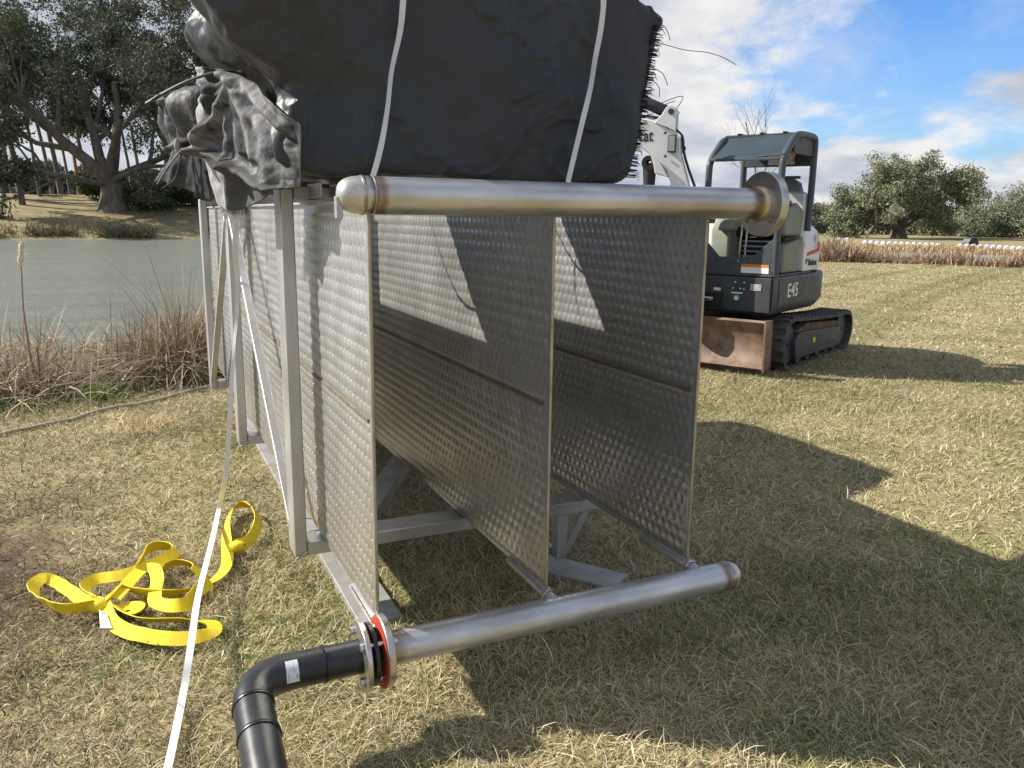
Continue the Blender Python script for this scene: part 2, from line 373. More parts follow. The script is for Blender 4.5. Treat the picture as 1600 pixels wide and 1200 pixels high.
th = np.linspace(0, 2*math.pi, na, endpoint=False); rr_ = np.concatenate([[0], np.geomspace(.5, 900, nr)])
TX = CAM[0]+rr_[:, None]*np.sin(th); TY = CAM[1]+rr_[:, None]*np.cos(th); TZ = terr(TX, TY)
V = np.stack([TX, TY, TZ], -1).reshape(-1, 3); i = np.arange(nr)[:, None]; k = np.arange(na)[None]
F4 = np.stack([i*na+k, i*na+(k+1) % na, (i+1)*na+(k+1) % na, (i+1)*na+k], -1).reshape(-1, 4)[:, ::-1]
def ground_extra(c, col):
    ge = c['N'].new('ShaderNodeNewGeometry'); P = ge.outputs['Position']
    base = c['rp'](c['ns'](1.1, 9, .7, P), [(.32, (.19, .17, .08)), (.5, (.33, .28, .155)), (.68, (.41, .345, .20))])
    fine = c['rp'](c['ns'](34, 6, .75, P), [(.30, (.35, .3, .24)), (.55, (1, 1, 1)), (.75, (1.25, 1.2, 1.1))])
    col = c['mix'](1.0, base, fine, 'MULTIPLY')
    gr = c['rp'](c['ns'](.45, 6, .65, P), [(.50, g(0)), (.68, g(.35))]); col = c['mix'](gr, col, (.15, .17, .05))
    # bare brown soil at the left and wheel tracks in the field
    sp = c['N'].new('ShaderNodeSeparateXYZ'); c['L'].new(P, sp.inputs[0])
    def dist(x0, y0, sx, sy):
        a = c['ma']('MULTIPLY', c['ma']('SUBTRACT', sp.outputs[0], x0), sx); b = c['ma']('MULTIPLY', c['ma']('SUBTRACT', sp.outputs[1], y0), sy)
        return c['ma']('SQRT', c['ma']('ADD', c['ma']('MULTIPLY', a, a), c['ma']('MULTIPLY', b, b)))
    n1 = c['ma']('MULTIPLY', c['ns'](3.5, 7, .7, P), 1.4)
    d = c['ma']('ADD', dist(-1.5, 1.8, 1.5, .55), n1)
    col = c['mix'](c['rp'](c['ma']('MULTIPLY', d, .5), [(.48, g(.9)), (.78, g(0))]), col, (.085, .055, .038))
    for x1, y1, sl, cu in ((10.2, 7.4, .63, -.006), (9.2, 6.1, .64, -.0062), (13, 11.6, .55, -.004)):
        xx = c['ma']('SUBTRACT', sp.outputs[0], x1); ln = c['ma']('ADD', c['ma']('MULTIPLY', xx, sl), c['ma']('MULTIPLY', c['ma']('MULTIPLY', xx, xx), cu))
        dd = c['ma']('ABSOLUTE', c['ma']('SUBTRACT', c['ma']('SUBTRACT', sp.outputs[1], y1), ln))
        f = c['rp'](c['ma']('ADD', dd, c['ma']('MULTIPLY', c['ns'](1.5, 5, .6, P), .5)), [(.32, g(.55)), (.55, g(0))])
        col = c['mix'](f, col, (.15, .14, .06))
    # pale dry pasture far away
    return col
m_ground = mat('dry lawn soil', (.3, .25, .14), None, rough=.95, spec=.15, extra=ground_extra, bump=(26, .55, .05))
g_me = mesh_arrays('ground', V, None, F4, m_ground, smooth=True)
ground = link('ground', g_me); tag(ground, kind='structure')
def water_extra(c, col):
    ge = c['N'].new('ShaderNodeNewGeometry'); mp = c['N'].new('ShaderNodeMapping'); mp.inputs['Scale'].default_value = (1.0, 2.6, 1); mp.inputs['Rotation'].default_value = (0, 0, .25)
    c['L'].new(ge.outputs['Position'], mp.inputs[0])
    w = c['ma']('ADD', c['ns'](2.6, 6, .6, mp.outputs[0]), c['ma']('MULTIPLY', c['ns'](.25, 4, .5, mp.outputs[0]), .8))
    bn = c['N'].new('ShaderNodeBump'); bn.inputs['Strength'].default_value = .8; bn.inputs['Distance'].default_value = .16
    c['L'].new(w, bn.inputs['Height']); c['L'].new(bn.outputs[0], c['b'].inputs['Normal'])
    return c['rp'](c['ns'](.5, 5, .6, mp.outputs[0]), [(.35, (.20, .22, .175)), (.65, (.26, .265, .215))])
m_water = mat('pond water', (.1, .11, .08), None, rough=.16, spec=.5, extra=water_extra)
w = MB(); w.add([(-90, -40, WZ), (14, -40, WZ), (14, 66, WZ), (-90, 66, WZ)], [(0, 1, 2, 3)])
# water lies only where the ground dips below it
tag(w.build('pond', m_water), kind='structure')
P0 = [(CAM[0]+r*math.sin(R(a)), CAM[1]+r*math.cos(R(a)), -1.62) for r, aa in ((61, range(24, 72, 4)), (92, range(68, 20, -4))) for a in aa]
w = MB(); nn = len(P0)//2; w.add(P0, [(j, j+1, 2*nn-2-j, 2*nn-1-j) for j in range(nn-1)]); tag(w.build('ditch_water', m_water), kind='structure')

# ------------------------------------------------------------------ grass
def blades(n, x, y, L, Wd, seg3, seed, lift=1.0, pal=None, zoff=0, lean=None):
    r = np.random.default_rng(seed); z = terr(x, y)+zoff
    ph = r.uniform(0, 2*math.pi, n) if lean is None else lean+r.normal(0, .6, n)
    e0 = r.uniform(.12, 1.15, n)*lift; turn = r.normal(0, .8, n)
    L = L*r.uniform(.6, 1.35, n); Wd = Wd*r.uniform(.6, 1.3, n)
    P0 = np.stack([x, y, z-.006], -1); d1 = np.stack([np.cos(ph)*np.cos(e0), np.sin(ph)*np.cos(e0), np.sin(e0)], -1)
    P1 = P0+d1*L[:, None]*.5
    e2 = e0*.2-r.uniform(-.3, .7, n); ph2 = ph+turn
    P2 = P1+np.stack([np.cos(ph2)*np.cos(e2), np.sin(ph2)*np.cos(e2), np.sin(e2)], -1)*L[:, None]*.5
    P2[:, 2] = np.maximum(P2[:, 2], P0[:, 2]+.008)
    wv = np.stack([-np.sin(ph), np.cos(ph), r.uniform(-.5, .5, n)], -1)*Wd[:, None]*.5
    ts = (0, .36, .72) if seg3 else (0, .5)
    vs = []
    for j, t in enumerate(ts):
        c = P0*(1-t)**2+2*P1*t*(1-t)+P2*t*t; k_ = (1, .85, .6)[j]; vs += [c-wv*k_, c+wv*k_]
    vs.append(P2); m = len(vs); Vv = np.stack(vs, 1).reshape(-1, 3); b = np.arange(n)*m
    q = [np.stack([b+2*j, b+2*j+1, b+2*j+3, b+2*j+2], -1) for j in range(len(ts)-1)]
    F4 = np.concatenate(q); F3 = np.stack([b+m-3, b+m-2, b+m-1], -1)
    pal = pal if pal is not None else PAL
    gm = np.clip((fbm(x*1.3, y*1.3, 31)-.50)*4.5, 0, 1)*.42+.05+.06*sst(.2, 2.5, x)*(1-sst(4, 9, y))
    dry = r.choice(len(pal[0]), n, p=pal[1]); col = np.array(pal[0])[dry]
    isg = r.random(n) < gm; grn = np.array(GRN)[r.integers(0, len(GRN), n)]; col[isg] = grn[isg]
    dirt = (np.exp(-((x+1.45)**2/.35+(y-1.9)**2/3.5)) > r.random(n)*1.1); col[dirt] = np.array([.13, .085, .055])*r.uniform(.7, 1.5, (dirt.sum(), 1))
    for x1, y1, sl, cu in ((10.2, 7.4, .63, -.006), (9.2, 6.1, .64, -.0062), (13, 11.6, .55, -.004)):
        dd = np.abs(y-y1-sl*(x-x1)-cu*(x-x1)**2); k_ = (dd < .22+.15*r.random(n)) & (x > 8) & (r.random(n) < .8); col[k_] = col[k_]*.55+np.array([.03, .05, .0])
    big_ = fbm(x*.25, y*.25, 91)[:, None]; col = col*(.80+.4*big_)*np.array([1, 1.0, .96])
    col = col*r.uniform(.75, 1.2, (n, 1))*(.82+.36*fbm(x*.9, y*.9, 77))[:, None]
    return Vv, F3, F4, np.repeat(col, m, 0)
PAL = ([(.53, .45, .28), (.45, .375, .22), (.37, .295, .17), (.62, .55, .39), (.23, .17, .10), (.38, .35, .155)], [.30, .26, .17, .10, .09, .08])
GRN = [(.17, .22, .055), (.13, .18, .045), (.24, .27, .08), (.09, .13, .035)]
def sector(n, r0, r1, a0, a1, seed):
    r = np.random.default_rng(seed); rad = np.sqrt(r.uniform(r0*r0, r1*r1, n)); a = np.radians(r.uniform(a0, a1, n))
    return CAM[0]+rad*np.sin(a), CAM[1]+rad*np.cos(a)
def keep(x, y, seed, r1=0):
    r = np.random.default_rng(seed); s = shore(x, y); k = s < 1.2+r.random(len(x))*1.2
    d = np.exp(-((x+1.45)**2/.3+(y-1.9)**2/3)); k &= r.random(len(x)) > d*.65
    k &= ~((x > .085) & (x < .285) & (y > .61) & (y < 5.2)); k &= ~((x > 1.08) & (x < 1.42) & (np.abs((x-1.23)*.82+(y-.74)*.565) < .11) & (y > .5) & (y < 1.0))
    return k
parts_ = []
for (n, r0, r1, a0, a1, L, Wd, s3, sd_) in ((150000, 1.0, 4.4, -16, 66, .078, .0034, True, 1), (175000, 4.4, 11, -14, 64, .075, .0055, False, 2),
                                         (125000, 11, 36, 18, 64, .085, .013, False, 3), (16000, 1.2, 9, -16, 66, .12, .005, True, 4)):
    x, y = sector(n, r0, r1, a0, a1, sd_); kk = keep(x, y, sd_+50); x, y = x[kk], y[kk]; parts_.append(blades(len(x), x, y, L, Wd, s3, sd_+9, 1.0 if sd_ < 4 else 1.25))
off = 0; VV, T3, T4, CC = [], [], [], []
for v_, a_, b_, c_ in parts_:
    VV.append(v_); T3.append(a_+off); T4.append(b_+off); CC.append(c_); off += len(v_)
tag(link('grass', mesh_arrays('grass', np.concatenate(VV), np.concatenate(T3), np.concatenate(T4), m_blade, np.concatenate(CC))),
    'dry straw coloured lawn grass with green shoots under and around the steel plates', 'grass', kind='stuff')

# ------------------------------------------------------------------ reeds, bushes of dead grass
def strands(n, P, H, lean, Wd, pal, seed, curl=.6, segs=4):
    """P (n,3) roots; long drooping strands"""
    r = np.random.default_rng(seed); ph = r.uniform(0, 2*math.pi, n); e = np.clip(r.normal(1.15, lean, n), .1, 1.57)
    H = H*r.uniform(.55, 1.15, n); Wd = Wd*r.uniform(.6, 1.4, n); d = np.stack([np.cos(ph)*np.cos(e), np.sin(ph)*np.cos(e), np.sin(e)], -1)
    hd = np.stack([np.cos(ph+r.normal(0, .7, n)), np.sin(ph+r.normal(0, .7, n)), np.zeros(n)], -1); cu = r.uniform(0, curl, n)
    wv = np.stack([-np.sin(ph), np.cos(ph), r.uniform(-.6, .6, n)], -1)*Wd[:, None]*.5; vs = []
    for j in range(segs):
        t = j/segs; c = P+d*H[:, None]*t+hd*(H*cu*t*t)[:, None]-np.array([0, 0, 1])*(H*cu*.75*t**2.4)[:, None]; vs += [c-wv*(1-.6*t), c+wv*(1-.6*t)]
    t = 1; vs.append(P+d*H[:, None]+hd*(H*cu)[:, None]-np.array([0, 0, 1])*(H*cu*.75)[:, None])
    m = len(vs); b = np.arange(n)*m; F4 = np.concatenate([np.stack([b+2*j, b+2*j+1, b+2*j+3, b+2*j+2], -1) for j in range(segs-1)])
    F3 = np.stack([b+m-3, b+m-2, b+m-1], -1); col = np.array(pal)[r.integers(0, len(pal), n)]*r.uniform(.7, 1.25, (n, 1))
    return np.stack(vs, 1).reshape(-1, 3), F3, F4, np.repeat(col, m, 0)
def merge(lst):
    off = 0; o = [[], [], [], []]
    for v_, a_, b_, c_ in lst:
        o[0].append(v_); o[1].append(a_+off); o[2].append(b_+off); o[3].append(c_); off += len(v_)
    return [np.concatenate(q) for q in o]
def mk(name, lst, material=None, parent=None):
    v_, a_, b_, c_ = merge(lst); return link(name, mesh_arrays(name, v_, a_, b_, material or m_blade, c_), parent)
BR = [(.36, .285, .19), (.48, .39, .27), (.25, .19, .12), (.40, .31, .21), (.17, .125, .08), (.56, .48, .35)]
def roots(n, cx, cy, sx, sy, seed):
    r = np.random.default_rng(seed); x = r.normal(cx, sx, n); y = r.normal(cy, sy, n); return np.stack([x, y, terr(x, y)-.02], -1)
def clump(name, label, items, cat='dry reeds'):
    L_ = []
    for k_, (n, cx, cy, sx, sy, H, lean, W_, pal, curl) in enumerate(items):
        L_.append(strands(n, roots(n, cx, cy, sx, sy, 100+k_+int(abs(cx)*50)), H, lean, W_, pal, 200+k_+int(abs(cy)*9), curl))
    o = mk(name, L_); return tag(o, label, cat)
DG = [(.10, .14, .04), (.16, .2, .06), (.2, .22, .09)]
clump('dead_grass_bush', 'tall rounded bush of dead brown grass at the pond edge behind the steel frame', [
    (3200, -.30, 7.3, .22, .30, .85, .65, .013, BR, 1.3), (3000, -.45, 7.3, .26, .3, .62, .6, .012, BR, 1.1), (500, -.12, 7.5, .12, .2, 1.05, .35, .012, BR, 1.1), (1400, -.25, 7.0, .28, .2, .42, .6, .012, BR, 1.1),
    (60, -.18, 7.6, .05, .08, 1.75, .06, .016, BR[:2], .25), (50, -.5, 8.0, .3, .2, 1.2, .2, .010, BR[:2], .5), (500, -.5, 6.75, .35, .2, .22, .5, .012, DG, .6)], 'dead grass')
clump('dry_reed_clump', 'low tangled mat of dead reeds along the near pond bank at the left edge', [
    (3800, -2.15, 7.0, .42, .45, .60, .65, .014, BR, 1.1), (2600, -1.5, 7.2, .36, .4, .48, .65, .014, BR, 1.1), (260, -1.75, 8.2, .4, .4, .95, .35, .018, BR[:2], .8),
    (260, -2.3, 8.6, .4, .5, .8, .35, .02, BR[:4], .8), (900, -1.6, 6.3, .6, .35, .25, .5, .013, DG, .6), (700, -1.0, 7.6, .3, .5, .42, .6, .012, BR, .9)])
clump('green_rush', 'small upright green rush between the two clumps of dead reeds', [(40, *U(157, 632, 2, -.38)[:2], .02, .02, .26, .12, .014, [(.18, .28, .06)], .2)], 'plant')
clump('waterside_weeds', 'thin weeds with pale stalks standing in shallow water beyond the dead reeds', [
    (500, -1.2, 9.3, .7, .5, .42, .4, .014, BR[1:4]+DG, .6), (500, -2.4, 9.7, .5, .4, .3, .4, .014, DG, .6)], 'plant')
ct = thing('cattail', 'single tall cattail stalk with a fluffy pale seed head above the pond', 'cattail', tuple(U(45, 560, 1, 7.0)))
m_stalk = mat('dead stalk', (.20, .12, .07), (.3, .2, .13), 6, .8); m_fluff = mat('cattail fluff', (.62, .54, .40), (.75, .68, .55), 40, .95, None, 0, (60, .8, .02))
MB().tube([U(52, 580, 1, 7.0), U(45, 545, 1, 7.0), U(36, 480, 1, 7.0), U(33, 410, 1, 7.0), U(34, 362, 1, 7.0)], [.013, .011, .009, .006, .002], 6).build('stalk', m_stalk, ct, 60)
hp = [U(a, b, 1, 7.0) for a, b in ((32, 416), (32, 407), (33, 400), (33, 392), (34, 384), (35, 378))]
MB().tube(hp, [.012, .030, .024, .016, .030, .012], 10).build('seed_head', m_fluff, ct, 60)
q = strands(260, np.array([hp[int(k_)] for k_ in rng.integers(0, 6, 260)])+rng.normal(0, .012, (260, 3)), .035, 1.2, .004, [(.7, .62, .5), (.5, .42, .3)], 5)
mk('seed_fluff', [q], parent=ct)
# far bank tufts and marsh strips
r_ = np.random.default_rng(3); x = r_.uniform(-16, 9, 5200); y = 61.6+r_.gamma(1.5, .8, 5200)+1.6*(1-fbm(x*.15, np.full(5200, 62)*.1, 8)); k_ = fbm(x*.35, y*.1, 44) > .44+.2*r_.random(5200); x, y = x[k_], y[k_]
tag(mk('bank_sedge', [strands(len(x), np.stack([x, y, terr(x, y)], -1), .75, .45, .07, [(.24, .18, .11), (.15, .13, .06), (.32, .25, .15), (.12, .15, .06)], 8)]),
    'brown sedge growing along the far waterline of the pond', 'sedge', kind='stuff')
r_ = np.random.default_rng(4); n = 17000; a = r_.uniform(30, 63, n); rd = 33.5+r_.gamma(2, .8, n)+2.0*fbm(a*.3, a*0, 6); x = CAM[0]+rd*np.sin(np.radians(a)); y = CAM[1]+rd*np.cos(np.radians(a))
hgt = .30+.38*fbm(a*2.2, a*0, 61)+.65*np.exp(-((a-46.6)/1.1)**2)-.12*np.exp(-((a-50.5)/1.6)**2)-.12*np.exp(-((a-55.0)/.8)**2)+.3*sst(56, 58, a)
tag(mk('marsh_reeds', [strands(n, np.stack([x, y, terr(x, y)], -1), hgt, .3, .035, [(.40, .28, .17), (.50, .38, .24), (.27, .18, .13), (.33, .24, .17), (.22, .17, .13)], 9, .45)]),
    'strip of tan marsh reeds at the far edge of the field behind the excavator', 'reeds', kind='stuff')
r_ = np.random.default_rng(5); n = 9000; a = r_.uniform(30, 63, n); rd = 89+r_.gamma(2, 1.5, n); x = CAM[0]+rd*np.sin(np.radians(a)); y = CAM[1]+rd*np.cos(np.radians(a))
tag(mk('far_marsh_grass', [strands(n, np.stack([x, y, terr(x, y)], -1), .35+.4*fbm(a, a*0, 62), .3, .09, [(.48, .34, .18), (.55, .42, .24), (.36, .26, .16)], 9, .4)]),
    'band of golden grass on the far side of the grey ditch water', 'grass', kind='stuff')
# pale hose along the bank, pine straw
hs = catmull([U(a, b, 2, -.315) for a, b in ((-160, 720), (-60, 698), (0, 680), (50, 668), (110, 657), (160, 641), (220, 632), (285, 615), (345, 598))], 8)
hs[:, 2] = terr(hs[:, 0], hs[:, 1])+.022
m_hose = mat('weathered pale hose', (.42, .38, .29), (.36, .31, .23), 8, .7)
tag(MB().tube(hs, .015, 10).build('hose', m_hose, None, 60), 'pale weathered hose lying along the top of the pond bank', 'hose')
c0 = U(225, 675, 2, -.30); r_ = np.random.default_rng(8); n = 95
pr = np.stack([c0[0]+r_.normal(0, .12, n), c0[1]+r_.normal(0, .07, n), np.zeros(n)], -1); pr[:, 2] = terr(pr[:, 0], pr[:, 1])+.025
tag(mk('straw_bundle', [strands(n, pr, .24, .15, .007, [(.62, .44, .26), (.7, .55, .36), (.5, .33, .19)], 3, 1.6)]), 'loose orange brown bunch of dead straw lying on the lawn near the bank', 'straw')

# ------------------------------------------------------------------ trees
def leafmesh(C, n, size, spread, pal, seed, flat=.6):
    r = np.random.default_rng(seed); k_ = len(C); ci = r.integers(0, k_, n); sp = spread[ci][:, None] if hasattr(spread, '__len__') else spread
    d = r.normal(0, 1, (n, 3)); d /= np.linalg.norm(d, axis=1)[:, None]; d *= r.random((n, 1))**.45
    c = C[ci]+d*sp*np.array([1, 1, flat]); a = r.normal(0, 1, (n, 3)); a /= np.linalg.norm(a, axis=1)[:, None]; b = np.cross(a, r.normal(0, 1, (n, 3))); b /= np.linalg.norm(b, axis=1)[:, None]
    s = size*r.uniform(.5, 1.3, (n, 1)); V_ = np.stack([c-a*s, c+b*s*.45, c+a*s, c-b*s*.45], 1).reshape(-1, 3); i_ = np.arange(n)*4
    cl = np.array(pal)[(r.integers(0, len(pal), k_))[ci]]*.6+np.array(pal)[r.integers(0, len(pal), n)]*.4
    return V_, np.stack([i_, i_+1, i_+2, i_+3], -1), np.repeat(cl*r.uniform(.75, 1.25, (n, 1)), 4, 0)
def skeleton(seed, start, dirs, L, r0, depth, kids=3, gnarl=.28, up=.15, decay=.7, nseg=4, ang=(.45, .95)):
    r = np.random.default_rng(seed); m = MB(); tips = []
    def br(p, d, L, r0_, dep):
        P = [p]; rr = [r0_]; q = p.copy(); dd = d.copy()
        for s_ in range(nseg):
            dd = dd+r.normal(0, gnarl, 3)*.6+A(0, 0, up*.4); dd /= np.linalg.norm(dd); q = q+dd*L/nseg; P.append(q.copy()); rr.append(r0_*(1-.55*(s_+1)/nseg))
            if dep <= 1 and s_ > 0: tips.append(q.copy())
        m.tube(P, rr, 7 if dep > 2 else (5 if dep > 1 else 3), False)
        if dep == 0: return
        for k_ in range(kids+(r.random() < .4)):
            t = r.uniform(.35, 1); j = min(int(t*nseg), nseg-1); pp = P[j]*(1-(t*nseg-j))+P[j+1]*(t*nseg-j)
            a = r.normal(0, 1, 3); a -= dd*(a@dd); a /= np.linalg.norm(a); th_ = r.uniform(*ang)
            nd = dd*math.cos(th_)+a*math.sin(th_)+A(0, 0, up); nd /= np.linalg.norm(nd); br(pp, nd, L*decay*r.uniform(.75, 1.15), rr[j]*.62, dep-1)
    for (p, d, l_, rr0) in [(start, A(*d_)/np.linalg.norm(d_), L*f_, r0*g_) for d_, f_, g_ in dirs]: br(A(*p), d, l_, rr0, depth)
    return m, np.array(tips)
def tree(name, label, loc, trunkh, trunkr, dirs, L, depth, seed, leaves, lsize, pal, spread=.9, cat='tree', group=None, bark=None, kids=3, up=.15, decay=.7, gnarl=.28, lean=(0, 0), flat=.6, keepf=1.0, ang=(.45, .95), crown='crown'):
    t = thing(name, label, cat, loc, 0, group, world=False)
    m, tips = skeleton(seed, (lean[0], lean[1], trunkh), dirs, L, trunkr*.62, depth, kids, gnarl, up, decay, ang=ang)
    m.tube([(0, 0, -.5), (0, 0, .1), (lean[0]*.4, lean[1]*.4, trunkh*.5), (lean[0], lean[1], trunkh*1.02)], [trunkr*1.7, trunkr*1.25, trunkr*.95, trunkr*.8], 12)
    m.build('trunk', bark or m_bark, t, 60)
    if leaves:
        r = np.random.default_rng(seed+1); tips = tips[r.random(len(tips)) < keepf]
        V_, F_, c_ = leafmesh(tips, leaves, lsize, spread*r.uniform(.5, 1.5, len(tips)), pal, seed+2, flat); link(crown, mesh_arrays(crown, V_, None, F_, m_leaf, c_), t)
    return t
OAK = [(.078, .094, .056), (.058, .072, .044), (.10, .115, .07), (.14, .15, .10)]  # leaf greens lightened a little to carry haze across the pond
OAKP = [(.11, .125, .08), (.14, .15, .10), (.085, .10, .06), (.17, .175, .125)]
OAKR = [(.20, .225, .135), (.13, .155, .09), (.25, .27, .17), (.31, .315, .215)]  # paler leaf tones, with distance haze put into the colour
def gp(px, py, d):            # a point at ground distance d under pixel column px
    v = AX[2]+AX[0]*(px-800)/FPX+AX[1]*(600-py)/FPX; q = CAM+v*d/np.hypot(v[0], v[1]); return (q[0], q[1], float(terr(q[0], q[1])))
big = gp(175, 300, 76)
tree('live_oak', 'large dark live oak with a thick forked trunk on the bank across the pond', big, 2.2, .95,
     [((-1, -.2, .75), 1.15, .9), ((-.35, .1, 1.1), 1.1, .8), ((.15, .2, 1.25), 1.0, .8), ((.55, -.2, .9), .95, .7), ((1, .1, .32), .9, .6), ((-1, .3, 1.2), 1.2, .6), ((-1, -.5, .28), .9, .5), ((.5, -1, .35), .7, .5)], 8.0, 3, 11,
     60000, .155, OAK, .95, up=.10, decay=.62, gnarl=.30, keepf=.8)
tree('live_oak', 'pale sparse oak with visible grey limbs standing right of the big dark oak', gp(268, 300, 88), 4.5, .55,
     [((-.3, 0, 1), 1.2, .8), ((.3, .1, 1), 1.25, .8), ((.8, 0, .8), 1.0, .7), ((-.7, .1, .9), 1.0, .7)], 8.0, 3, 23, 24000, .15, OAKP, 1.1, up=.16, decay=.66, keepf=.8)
tree('live_oak', 'dark evergreen oak at the left edge behind the bare trunks', gp(-70, 300, 88), 4.5, .6,
     [((-.3, 0, 1), 1.2, .8), ((.5, .1, 1), 1.2, .8), ((1, 0, .6), 1.1, .7), ((1, -.1, 1.3), 1.2, .7)], 7.2, 3, 29, 11000, .17, OAK, 1.1, keepf=.4)
tree('live_oak', 'tall grey green oak partly hidden behind the black tarp', gp(352, 300, 92), 4, .6,
     [((-.5, 0, 1), 1.2, .8), ((.3, .1, 1), 1.2, .8), ((-.9, 0, .7), 1.0, .7), ((.7, 0, 1), 1.0, .7)], 7.5, 3, 37, 24000, .15, OAKP, 1.0, keepf=.7)
PT = [(6, 84, 15), (20, 90, 13), (33, 80, 14), (62, 86, 12), (82, 96, 12), (95, 92, 11), (110, 98, 10), (124, 100, 8), (140, 96, 9), (208, 94, 11), (222, 101, 12), (300, 97, 10), (318, 90, 11)]
wh = ['leftmost', 'second', 'third', 'fourth', 'fifth', 'sixth', 'seventh', 'eighth', 'ninth', 'tenth', 'eleventh', 'twelfth', 'last']
for k_, (px, d, h) in enumerate(PT):
    lab = wh[k_]+' from the left of the slender bare trunks on the far bank'
    if px == 124: lab = 'short reddish brown trunk standing just left of the big live oak'
    tree('slender_tree', lab, gp(px, 302, d), h*.62, .14+.04*(k_ % 3), [((-.25, 0, 1), 1, .8), ((.5, .2, .9), .8, .5), ((-.7, -.1, .7), .8, .5)], h*.32, 2, 60+k_, 1500 if k_ % 2 else 900, .2, OAKP, .8,
         group='slender trunks on the far bank', bark=m_barkred if px == 124 else None, lean=(-h*.07+.1*(k_ % 4), 0), up=.2, kids=3)
for k_, (px, py, d, s_) in enumerate(((195, 314, 78, 1.0), (232, 316, 76, .9), (262, 316, 79, 1.1), (300, 312, 80, 1.0), (330, 312, 82, .9), (145, 306, 84, 1.0), (60, 312, 88, .7))):
    p = gp(px, py, d); m, tips = skeleton(300+k_, (0, 0, 0), [((1, 0, 1), 1, 1), ((-1, .3, 1), 1, 1), ((0, 1, 1.2), 1, 1), ((.2, -1, .9), 1, 1)], 1.4*s_, .05, 1, 3, up=.1)
    t = thing('bank_shrub', ['dark green shrub just right of the big oak trunk', 'second low green shrub right of the big oak trunk', 'widest green shrub under the oak limbs', 'dark shrub under the pale oak', 'shrub beside the frame post on the far bank',
              'brushy shrub left of the big oak trunk', 'small brushy shrub between the bare trunks'][k_], 'shrub', p, 0, 'shrubs on the far bank', world=False)
    m.build('stems', m_bark, t); V_, F_, c_ = leafmesh(tips, 2600, .13, .75*s_, [(.04, .06, .02), (.07, .10, .03), (.10, .12, .045)], 310+k_); link('foliage', mesh_arrays('foliage', V_, None, F_, m_leaf, c_), t)
# a far wood seen low between the left trunks
r_ = np.random.default_rng(12); n = 16000; a = r_.uniform(-12, 12, n); rd = r_.uniform(230, 250, n); cx = CAM[0]+rd*np.sin(np.radians(a)); cy = CAM[1]+rd*np.cos(np.radians(a))
cz = terr(cx, cy)+r_.random(n)*(5+5*fbm(a*1.2, a*0, 3)); V_, F_, c_ = leafmesh(np.stack([cx, cy, cz], -1), n, .9, .4, [(.10, .12, .10), (.13, .14, .12), (.08, .10, .08)], 13)
tag(link('distant_wood', mesh_arrays('distant_wood', V_, None, F_, m_leaf, c_)), 'low hazy wood on the horizon behind the left trunks', 'wood', kind='stuff')
# right side
r_ = np.random.default_rng(14); n = 26000; a = r_.uniform(36, 66, n); rd = r_.uniform(176, 190, n); cx = CAM[0]+rd*np.sin(np.radians(a)); cy = CAM[1]+rd*np.cos(np.radians(a))
cz = terr(cx, cy)+r_.random(n)**.8*(3.2+3.0*fbm(a*2.2, a*0, 5)+1.5*fbm(a*9, a*0, 6)); V_, F_, c_ = leafmesh(np.stack([cx, cy, cz], -1), n, .42, .5, OAKP+[(.2, .17, .13), (.13, .14, .09)], 15)
tag(link('distant_wood', mesh_arrays('distant_wood', V_, None, F_, m_leaf, c_)), 'low grey green brush joining the treeline behind the far bales', 'wood', kind='stuff')
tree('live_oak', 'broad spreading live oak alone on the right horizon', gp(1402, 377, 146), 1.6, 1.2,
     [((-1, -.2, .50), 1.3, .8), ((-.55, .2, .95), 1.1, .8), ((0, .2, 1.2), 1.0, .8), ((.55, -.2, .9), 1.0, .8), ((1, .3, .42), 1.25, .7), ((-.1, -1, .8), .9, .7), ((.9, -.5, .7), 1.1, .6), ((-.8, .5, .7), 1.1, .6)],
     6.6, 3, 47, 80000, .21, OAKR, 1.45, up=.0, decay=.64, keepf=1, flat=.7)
ROW = [(1262, 6.5), (1283, 7.5), (1306, 6.2), (1325, 5.2), (1500, 5.0), (1518, 6.0), (1536, 6.6), (1555, 6.2), (1572, 8.0), (1592, 9.6), (1612, 8.5), (1636, 9), (1665, 8), (1245, 6), (1210, 5), (1175, 4.5)]
wl = ['behind the excavator hood', 'tallest left of the broad oak', 'second left of the broad oak', 'close against the left of the broad oak', 'close against the right of the broad oak', 'second right of the broad oak', 'third right of the broad oak',
      'fourth right of the broad oak', 'rounder one near the right edge', 'tallest at the right edge', 'cut off by the right edge', 'beyond the right edge', 'far beyond the right edge', 'behind the canopy post', 'behind the excavator seat', 'low behind the excavator']
for k_, (px, h) in enumerate(ROW):
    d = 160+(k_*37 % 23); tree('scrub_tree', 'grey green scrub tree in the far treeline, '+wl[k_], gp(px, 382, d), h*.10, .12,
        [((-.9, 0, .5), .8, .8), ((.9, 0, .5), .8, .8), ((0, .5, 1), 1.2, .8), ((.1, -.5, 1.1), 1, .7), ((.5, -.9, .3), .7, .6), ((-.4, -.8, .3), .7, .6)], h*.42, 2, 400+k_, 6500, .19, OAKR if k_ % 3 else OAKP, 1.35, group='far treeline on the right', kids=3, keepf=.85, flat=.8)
tree('bare_tree', 'thin leafless tree rising behind the excavator canopy', gp(1171, 385, 66), 5.2, .13, [((0, 0, 1), 1.6, 1), ((-.8, 0, .7), 1.1, .5), ((.8, .1, .8), 1.1, .5), ((.3, 0, 1), 1, .6)], 3.3, 3, 77, 0, .1, OAK, kids=3, up=.22, decay=.62, gnarl=.22)
